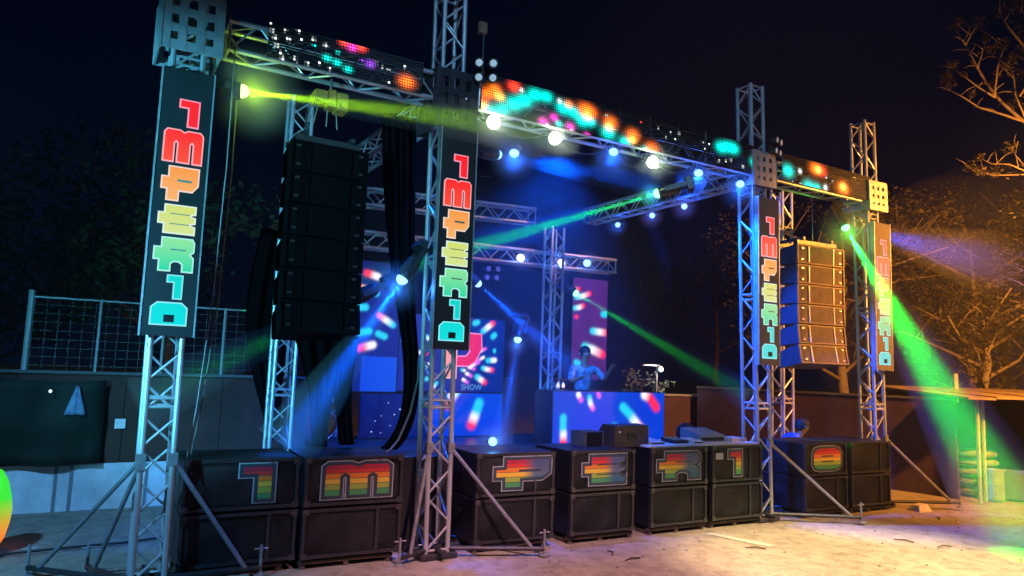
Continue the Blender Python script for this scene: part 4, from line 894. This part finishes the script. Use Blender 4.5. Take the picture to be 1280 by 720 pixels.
# glowing rounded thing at the left edge
gl = thing('light_drum', 'glowing rounded drum, green above and orange below, cut by the left picture edge', 'light drum', (-1.26, 1.66, 0))
gm = MB(); prof = [(.03,.02),(.1,.03),(.16,.14),(.19,.28),(.2,.4),(.185,.52),(.15,.66),(.1,.76),(.03,.8)]
gm.lathe(prof, 24); gm.c = []
for r, h in prof:
    k = max(0, min(1, (h-.2)/.3)); c = (1*(1-k)+.05*k, .22*(1-k)+.8*k, .03); gm.c += [c]*24
gm.build('shell', led_mat('glowing_shell', 1.0), gl, True)
MB().lathe([(.2,0),(.2,.02),(.05,.022)], 20).build('base', BLACK_METAL, gl)

# ------------------------------------------------------------------ right boundary, shed
MAROON = mat('maroon_render', (.07,.035,.055), .9, noise=.4, nscale=1.2, bump=.3, bscale=12)
wr2 = thing('boundary_wall', 'maroon rendered wall with pale coping behind the stage, below the white lamp', 'wall', (0, 4.75, 0))
for i in range(6): MB().box(8.2+1.6*i+.006, 8.2+1.6*(i+1)-.006, 0, .15, 0, 1.40+.015*(i % 3)).build('wall_panel', MAROON, wr2)
MB().box(8.2, 17.8, -.02, .17, 1.435, 1.475).build('coping', mat('pale_coping', (.3,.3,.3), .9, noise=.3), wr2)
A, B = Vector((12.25, -.05, 0)), Vector((10.9, 4.6, 0)); dv = (B-A); Lw = dv.length
sw = thing('side_wall', 'dark violet side wall between the shed post and the rightmost tower', 'wall', A, math.atan2(dv.y, dv.x))
for i in range(3): MB().box(Lw*i/3+.005, Lw*(i+1)/3-.005, -.07, .07, 0, 1.62).build('wall_panel', MAROON, sw)
MB().box(0, Lw, -.09, .09, 1.622, 1.66).build('coping', MATS['dark_coping'], sw)
sh = thing('open_shed', 'low open shed with thin tin roof and two pale posts at the right edge', 'shed', (12.35, -.55, 0), RAD(-25))
TIN = mat('rusty_tin_sheet', (.35,.25,.14), .6, .3, noise=.4, nscale=3)
bar('post', (-.25,.0,0), (-.25,.0,1.66), .03, mat('pale_post', (.5,.46,.34), .7, noise=.3), sh); bar('post', (-.06,.12,0), (-.06,.12,1.66), .03, MATS['pale_post'], sh)
rf = MB()
for i in range(9): rf.add([(-.6+.5*i, -.25, 1.665+.02*(i % 2)), (-.6+.5*(i+1)-.01, -.25, 1.665+.02*(i % 2)), (-.6+.5*(i+1)-.01, 2.6, 1.80), (-.6+.5*i, 2.6, 1.80), (-.6+.5*i, -.25, 1.70+.02*(i % 2)), (-.6+.5*(i+1)-.01, -.25, 1.70+.02*(i % 2)), (-.6+.5*(i+1)-.01, 2.6, 1.835), (-.6+.5*i, 2.6, 1.835)], [(0,3,2,1),(4,5,6,7),(0,1,5,4),(1,2,6,5),(2,3,7,6),(3,0,4,7)])
rf.build('roof', TIN, sh)
MB().box(-.2, 4, 2.4, 2.48, 0, 1.75).build('back_wall', mat('dark_boards', (.06,.05,.035), .9, noise=.5, nscale=3), sh)
for i, (x, y, w, h, cm, lb) in enumerate(((12.75,-.35,.3,.5,(.3,.34,.4),'pale grey drum beside the shed post'),(13.25,-.45,.5,.46,(.2,.3,.42),'bluish crate under the shed roof right of the grey drum'),(12.95,.0,.75,.8,(.22,.2,.08),'dull yellow green stack of sacks behind the drum under the shed roof'))):
    m = MB()
    if i == 0: m.lathe([(w*.5,0),(w*.52,.04),(w*.5,.08),(w*.5,h*.5),(w*.53,h*.52),(w*.5,h*.55),(w*.5,h),(w*.4,h+.005)], 18); tag(m.build('drum', mat('drum_paint', cm, .6, noise=.3), None, False, (x, y, 0)), lb, 'drum')
    elif i == 1:
        c = thing('crate', lb, 'crate', (x, y, 0), .2)
        for k in range(4): MB().box(-w/2, w/2, -.2, -.18, .02+.115*k, .02+.115*k+.095).build('slat', mat('crate_plastic', cm, .6, noise=.2), c); MB().box(-w/2, w/2, .18, .2, .02+.115*k, .02+.115*k+.095).build('slat', MATS['crate_plastic'], c)
        for sx in (-w/2, w/2-.02):
            MB().box(sx+.001, sx+.019, -.178, .178, .02, h).build('end_panel', MATS['crate_plastic'], c)
        MB().box(-w/2+.02, w/2-.02, -.178, .178, .01, .03).build('bottom', MATS['crate_plastic'], c)
    else:
        c = thing('sack_stack', lb, 'sacks', (x, y, 0), -.3)
        for k in range(5):
            sk = MB().lathe([(.01,-.08),(.2,-.07),(.3,-.02),(.31,.03),(.22,.075),(.01,.085)], 16); o = sk.build('sack', mat('jute_sack', cm, .95, noise=.4, nscale=6), c, True, (random.uniform(-.03,.03), random.uniform(-.03,.03), .085+.155*k)); o.scale = (1.25, .8, 1)
sb = thing('hanging_sign', 'narrow upright orange lit board among the trees above the shed', 'sign', (13.95, .84, 1.55)); MB().cham(-.05, .05, -.015, .015, 0, .55, .004).build('board', mat('pale_board', (.6,.45,.25), .7, noise=.2), sb); MB().tube((0,.03,-1.55), (0,.03,.55), .02, 6).build('post', WOOD, sb)
tag(MB().add([(-.16,-.1,0),(.14,-.12,0),(.17,.1,0),(-.12,.13,0),(-.11,-.06,.09),(.08,-.07,.11),(.09,.06,.1),(-.07,.07,.08)], [(0,3,2,1),(4,5,6,7),(0,1,5,4),(1,2,6,5),(2,3,7,6),(3,0,4,7)]).build('stone', mat('pale_stone', (.55,.48,.4), .9, noise=.3), None, False, (10.36, -.46, 0)), 'pale rough stone beside the foot of the rightmost tower', 'stone')
for i, (x, y) in enumerate(((8.1,-1.7),(8.35,-2.0),(6.1,-1.2),(4.3,-.75),(4.5,-.95),(9.9,-1.0))):
    ax = random.uniform(0, 3); m = MB().path([(0,0,.01),(.1*cos(ax),.1*sin(ax),.018),(.22*cos(ax+.3),.22*sin(ax+.3),.01)], [.008,.01,.005], 6)
    w = ['nearest the green patch of light','right of the green patch edge','in front of the blue lit tower','in front of the E speaker','nearer of two by the E speaker','right of the O speaker outrigger'][i]
    tag(m.build('twig', mat('dry_twig', (.08,.06,.04), .9), None, True, (x, y, .0)), f'short dark twig lying on the sandy ground, {w}', 'twig')
tag(MB().add([(6.02,-.36,.006),(6.14,-.36,.006),(6.36,-1.12,.006),(6.22,-1.14,.006)], [(3,2,1,0)]).build('ground_line', mat('worn_line_paint', (.46,.42,.35), .9, noise=.3, nscale=8)), kind='structure')
pb = MB()
for i in range(500):
    x, y = random.uniform(-2.5, 13), random.uniform(-4.6, -.35); s = random.choice([.005,.007,.009,.014]); z = hgt(x, y) if not (-1 < x < 10.6 and -1.7 < y) else 0
    pb.add([(x-s,y-s*.7,z),(x+s,y-s,z),(x+s*.8,y+s,z),(x-s,y+s*.8,z),(x+s*.1,y,z+s*1.1)], [(0,1,4),(1,2,4),(2,3,4),(3,0,4)])
tag(pb.build('gravel', mat('dark_pebbles', (.12,.10,.08), .9, noise=.4, nscale=3)), kind='stuff')

# ------------------------------------------------------------------ trees
def leaf_cloud(m, c, rad, n, size, rng):
    for _ in range(n):
        while True:
            d = Vector((rng.uniform(-1,1), rng.uniform(-1,1), rng.uniform(-1,1)))
            if d.length < 1: break
        p = Vector(c) + Vector((d.x*rad[0], d.y*rad[1], d.z*rad[2]))
        a = Vector((rng.gauss(0,1), rng.gauss(0,1), rng.gauss(0,1))).normalized(); b = a.orthogonal().normalized(); s = size*rng.choice((.4,.6,.8,1.0,1.25))
        m.add([p-a*s, p+b*s*.45, p+a*s, p-b*s*.45], [(0,1,2,3)])
LEAF = mat('dark_leaves', (.05,.085,.035), .6, noise=.5, nscale=1.5); LEAF_BROWN = mat('brown_leaves', (.08,.065,.038), .7, noise=.5, nscale=1.5)  # the second leaf colour is browner than the first
BARK = mat('pale_bark', (.30,.24,.18), .9, noise=.35, nscale=6); BARK_D = mat('dark_bark', (.10,.07,.05), .9, noise=.35, nscale=6)
def tree(label, x, y, h, cr, seed, leaf_m, bark_m, leaves=2600, cz=.62, lsize=.085, group='dim trees behind the stage yard'):
    rng = random.Random(seed); t = thing('tree', label, 'tree', (x, y, 0), rng.uniform(0, 6), group)
    tr = MB(); pts = [(0,0,-.05),(.05,.03,h*.18),(.12,-.05,h*.38),(.05,.1,h*.6),(.1,.05,h*.85)]; tr.path(pts, [.16,.13,.1,.07,.02], 8); tr.build('trunk', bark_m, t, True)
    tips = []
    for i in range(11):
        z0 = h*rng.uniform(.25,.75); a = rng.uniform(0, 6.28); L = cr*rng.uniform(.6,1.05)
        p0 = Vector((.08,.02,z0)); p1 = p0 + Vector((cos(a)*L*.5, sin(a)*L*.5, L*.25)); p2 = p0 + Vector((cos(a+.2)*L, sin(a+.2)*L, L*rng.uniform(.3,.7)))
        lm = MB().path([p0,p1,p2], [.05,.03,.012], 6); tips += [p1.lerp(p2,.5), p2]
        for q in range(4):
            s0 = p0.lerp(p1, .5) if q < 1 else p1.lerp(p2, rng.uniform(0,.8)); e = s0 + Vector((rng.uniform(-1,1), rng.uniform(-1,1), rng.uniform(.1,1)))*cr*.38; lm.path([s0, s0.lerp(e,.5)+Vector((0,0,.04)), e], [.018,.012,.005], 5); tips.append(e)
        lm.build('limb', bark_m, t, True)
    cm = MB(); per = max(1, leaves//len(tips))
    for p in tips: leaf_cloud(cm, p, (cr*.26*rng.uniform(.6,1.3),)*3, int(per*rng.uniform(.5,1.5)), lsize, rng)
    tag(cm.build('crown', leaf_m, t), kind='stuff')
    return t
tree('dark green tree looming above the left end of the mesh fence', -2.2, 7.6, 5.6, 2.3, 3, LEAF, BARK_D, 5200)
tree('dark green tree rising behind the fence between two front towers', .9, 8.6, 5.2, 2.2, 5, LEAF, BARK_D, 4600)
tree('low dark tree behind the fence at the extreme left', -4.6, 9.0, 5.0, 2.4, 9, LEAF, BARK_D, 4200)
tree('brownish sparse tree with pale bare limbs behind the rightmost tower', 16.0, 4.6, 7.0, 2.7, 11, LEAF_BROWN, BARK, 6500, lsize=.055)
tree('brown bushy tree lit orange above the shed roof', 18.6, 2.8, 6.4, 2.6, 12, LEAF_BROWN, BARK, 9500, lsize=.055)
tree('dark tree in the gap between the booth and the right hanging speakers', 23.0, 15.6, 9.5, 3.4, 14, LEAF, BARK_D, 4200)  # dark bark and leaves chosen so this tree reads as unlit
tree('orange lit tree at the right picture edge behind the shed', 21.0, 3.4, 7.2, 3.0, 15, LEAF_BROWN, BARK, 10000, lsize=.058)
tree('low brown shrub like tree just behind the shed roof', 17.2, 1.9, 4.0, 1.8, 17, LEAF_BROWN, BARK, 4500, lsize=.055)
nt_ = thing('tree', 'tree with pale bare branches and clustered leaf tips reaching in from the right edge', 'tree', (15.6, -1.2, 0), 0)
bt_ = MB(); bt_.path([(0,0,-.05),(-.05,.05,2.2),(-.1,.1,4.0),(-.15,.15,5.4),(-.1,.2,7.4)], [.2,.16,.13,.1,.04], 10); bt_.build('trunk', BARK, nt_, True)
rng = random.Random(4); off = Vector((15.6, -1.2, 0))
for P, r in BRANCHES:
    P = [Vector(p)-off for p in P]
    if P[0].x > -1.4 and r >= .016: P = [Vector((-.1, .1, P[0].z-.9))] + P
    rs = [r*(1-.75*i/(len(P)-1)) + .004 for i in range(len(P))]
    lm = MB().path(P, rs, 7)
    for k in range(len(P)-1):
        for q in range(2):
            s0 = P[k].lerp(P[k+1], rng.random()); e = s0 + Vector((rng.uniform(-.3,.2), rng.uniform(-.3,.3), rng.uniform(-.05,.4)))*.9; lm.path([s0, s0.lerp(e,.55)+Vector((0,0,.03)), e], [.008,.006,.003], 5)
    lm.build('limb', BARK, nt_, True)
cm = MB()
for p, s in TIPS: leaf_cloud(cm, Vector(p)-off, (s*.75, s*.75, s*.7), int(60+300*s), .035, rng)
for _ in range(30): leaf_cloud(cm, Vector((rng.uniform(13.6,16.5), rng.uniform(-1.6,.2), rng.uniform(4.6,8.5)))-off, (.28,.28,.2), 24, .04, rng)
tag(cm.build('crown', mat('pale_olive_leaves', (.20,.17,.09), .7, noise=.4, nscale=3), nt_), kind='stuff')
# shrub and small lamp over the back wall
sr = thing('shrub', 'grey lit shrub beside the small white lamp behind the maroon wall', 'shrub', (9.95, 5.3, 0)); rng = random.Random(21)
sm = MB(); 
for i in range(7): a = rng.uniform(0,6.28); sm.path([(0,0,0),(.15*cos(a),.15*sin(a),.9),(.5*cos(a),.4*sin(a),1.5+rng.uniform(0,.4))], [.03,.02,.006], 6)
sm.build('stem', BARK_D, sr); cm = MB()
for i in range(16): leaf_cloud(cm, (rng.uniform(-.6,.6), rng.uniform(-.3,.3), rng.uniform(1.45,1.95)), (.16,.16,.12), 26, .05, rng)
tag(cm.build('foliage', mat('grey_green_leaves', (.14,.17,.14), .6, noise=.4, nscale=3), sr), kind='stuff')
wlp = thing('yard_lamp', 'small white lamp on a short arm behind the maroon wall', 'lamp', (10.15, 5.0, 0))
MB().tube((0,.1,0), (0,.1,2.05), .02, 8).build('post', ALU_DULL, wlp); MB().box(-.42, .06, .06, .12, 2.06, 2.09).build('arm', POST, wlp)
MB().lathe([(.005,-.07),(.05,-.04),(.055,.02),(.03,.06)], 14, c=(.02,0,2.0)).build('bulb', mat('yard_bulb', (.5,.5,.5), emit=(.85,1,1), estr=.9), wlp, True)
yl = bpy.data.lights.new('lamp_light', 'POINT'); yl.energy = 12; yl.color = (.8,.95,1); yl.shadow_soft_size = .06; link('lamp_light', yl, wlp, (.02,-.12,2.0))

# ------------------------------------------------------------------ street lamp of the yard; unseen and added floods
def wash(label, pos, tgt, power, color, angle, blend, lens_m, r=.13, stand=None):  # floodlight out of view; its stand is added to carry it
    t = par(label, pos, Vector(tgt)-Vector(pos), lens_m, r, power, color, angle, blend, group=None, name='unseen_flood')
    if stand:
        d = (Vector(pos)-Vector(tgt)).normalized(); x, y, z = Vector(pos) + d*.38
        k = thing('unseen_stand', stand, 'lamp stand', (x, y, 0)); MB().tube((0,0,.05), (0,0,z+.1), .035, 10, .025).build('pole', ALU_DULL, k)
        for q in range(3): bar('leg', (0,0,.5), (.5*cos(q*2.1), .5*sin(q*2.1), .01), .015, ALU_DULL, k)
    return t
# street lamp just beyond the right edge
sl = thing('street_lamp', 'orange street lamp on a tall pole beyond the right edge', 'street lamp', (12.8, -3.9, 0))
MB().path([(0,0,0),(0,0,4.2),(-.1,0,4.7),(-.5,0,4.9)], [.06,.05,.04,.03], 10).build('pole', ALU_DULL, sl, True)
MB().cham(-.85, -.45, -.1, .1, 4.86, 4.95, .02).build('lamp_head', ALU_DULL, sl)
MB().box(-.82, -.5, -.08, .08, 4.845, 4.859).build('lamp_glass', lens('sodium_glass', (1,.5,.12), 8), sl)
sp_ = bpy.data.lights.new('lamp_light', 'SPOT'); sp_.energy = 5200; sp_.color = (1,.36,.05); sp_.shadow_soft_size = .12; sp_.spot_size = RAD(146); sp_.spot_blend = .9; link('lamp_light', sp_, sl, (-.66, 0, 4.75), aim((.9, 3.6, -1.1)))
wash('unseen warm white floodlight on an added mast right of the viewer', (7.2,-6.2,8.5), (6.9,-2.6,0), 19000, (1,.74,.38), 32, .75, L_WARM, stand='added grey mast carrying the warm white floodlight')  # mast added under the unseen flood
wash('added pink floodlight tinting the ground, on a mast left of the viewer', (2.2,-6.6,8), (3.3,-2.0,0), 6500, (1,.50,.55), 38, .8, L_WARM, stand='added grey mast carrying the pink floodlight')  # flood added to turn the ground by the speakers pink
wash('cyan floodlight on a stand left of the viewer', (-3.6,-3.2,2.6), (-.6,.3,2.85), 1900, (.10,.66,1), 54, .5, L_CYAN, stand='short tripod stand under the cyan floodlight')
wash('blue floodlight on a stand left of the viewer', (-3.2,-2.4,5.2), (-.5,1.6,.2), 2200, (.14,.50,1), 52, .8, L_BLUE, stand='tall tripod stand under the blue floodlight')
wash('added blue floodlight hidden behind the roof beam panels, aimed at the M speaker', (2.9,.4,4.97), (1.0,-.2,.3), 1500, BL, 60, .7, L_BLUE)  # added flood, kept out of view by the panels
wash('added blue floodlight hidden behind the roof beam panels, over the E speaker', (4.6,.4,4.97), (4.4,2.6,.7), 3800, BL, 90, .9, L_BLUE)  # added to fill the stage with blue, hidden by the panels
wash('added blue floodlight hidden behind the roof beam panels, aimed at the blue lit tower', (5.3,.5,4.97), (7.4,.0,2.8), 3600, BL, 46, .6, L_BLUE)  # added for the blue on the third tower, hidden likewise
wash('added pale blue floodlight brightening the tower tops, on a second mast', (1.2,-7.4,7.2), (4.6,0,4.6), 1100, (.22,.55,1), 60, .7, L_BLUE, stand='second added grey mast carrying the pale blue floodlight')  # flood added because the tower tops came out dark


# ------------------------------------------------------------------ stage smoke and haze
ssm = MB(); NU, NV = 28, 14
for j in range(NV+1):
    for i in range(NU):
        a = 2*pi*i/NU; b = -pi/2 + pi*j/NV
        def se(w, e): return math.copysign(abs(w)**e, w)
        k = 1 + .10*NZ.noise(Vector((cos(a)*1.7, sin(a)*1.7, b*1.3)))
        ssm.v.append((4.65 + 2.2*k*se(cos(b), .6)*se(cos(a), .6), 2.35 + 2.0*k*se(cos(b), .6)*se(sin(a), .6), 2.75 + 1.95*k*se(sin(b), .6)))
for j in range(NV):
    for i in range(NU): ssm.f.append((j*NU+i, j*NU+(i+1) % NU, (j+1)*NU+(i+1) % NU, (j+1)*NU+i))
tag(ssm.build('stage_smoke', smoke_mat(SMOKE), None, True), kind='stuff')
dm = MB(); dm.lathe([(max(.01, sin(pi*i/12)), -cos(pi*i/12)) for i in range(13)], 28)
dm.v = [(15.6+4.6*x*(1+.12*NZ.noise(Vector((x*2, y*2, z*2)))), .6+3.6*y, 3.3+3.1*z) for x, y, z in dm.v]
tag(dm.build('glow_haze', smoke_mat(.006), None, True), kind='stuff')  # haze blob added to make an orange glow round the trees
hz = MB().box(-135, 135, -135, 135, -1.2, 14).build('haze'); hm = bpy.data.materials.new('haze'); hm.use_nodes = True; nt = hm.node_tree; nt.nodes.clear()
o_ = nt.nodes.new('ShaderNodeOutputMaterial'); v_ = nt.nodes.new('ShaderNodeVolumePrincipled'); v_.inputs['Density'].default_value = HAZE; v_.inputs['Color'].default_value = (1,1,1,1); v_.inputs['Anisotropy'].default_value = 0
nt.links.new(v_.outputs[0], o_.inputs['Volume']); hz.data.materials.append(hm); tag(hz, kind='stuff')
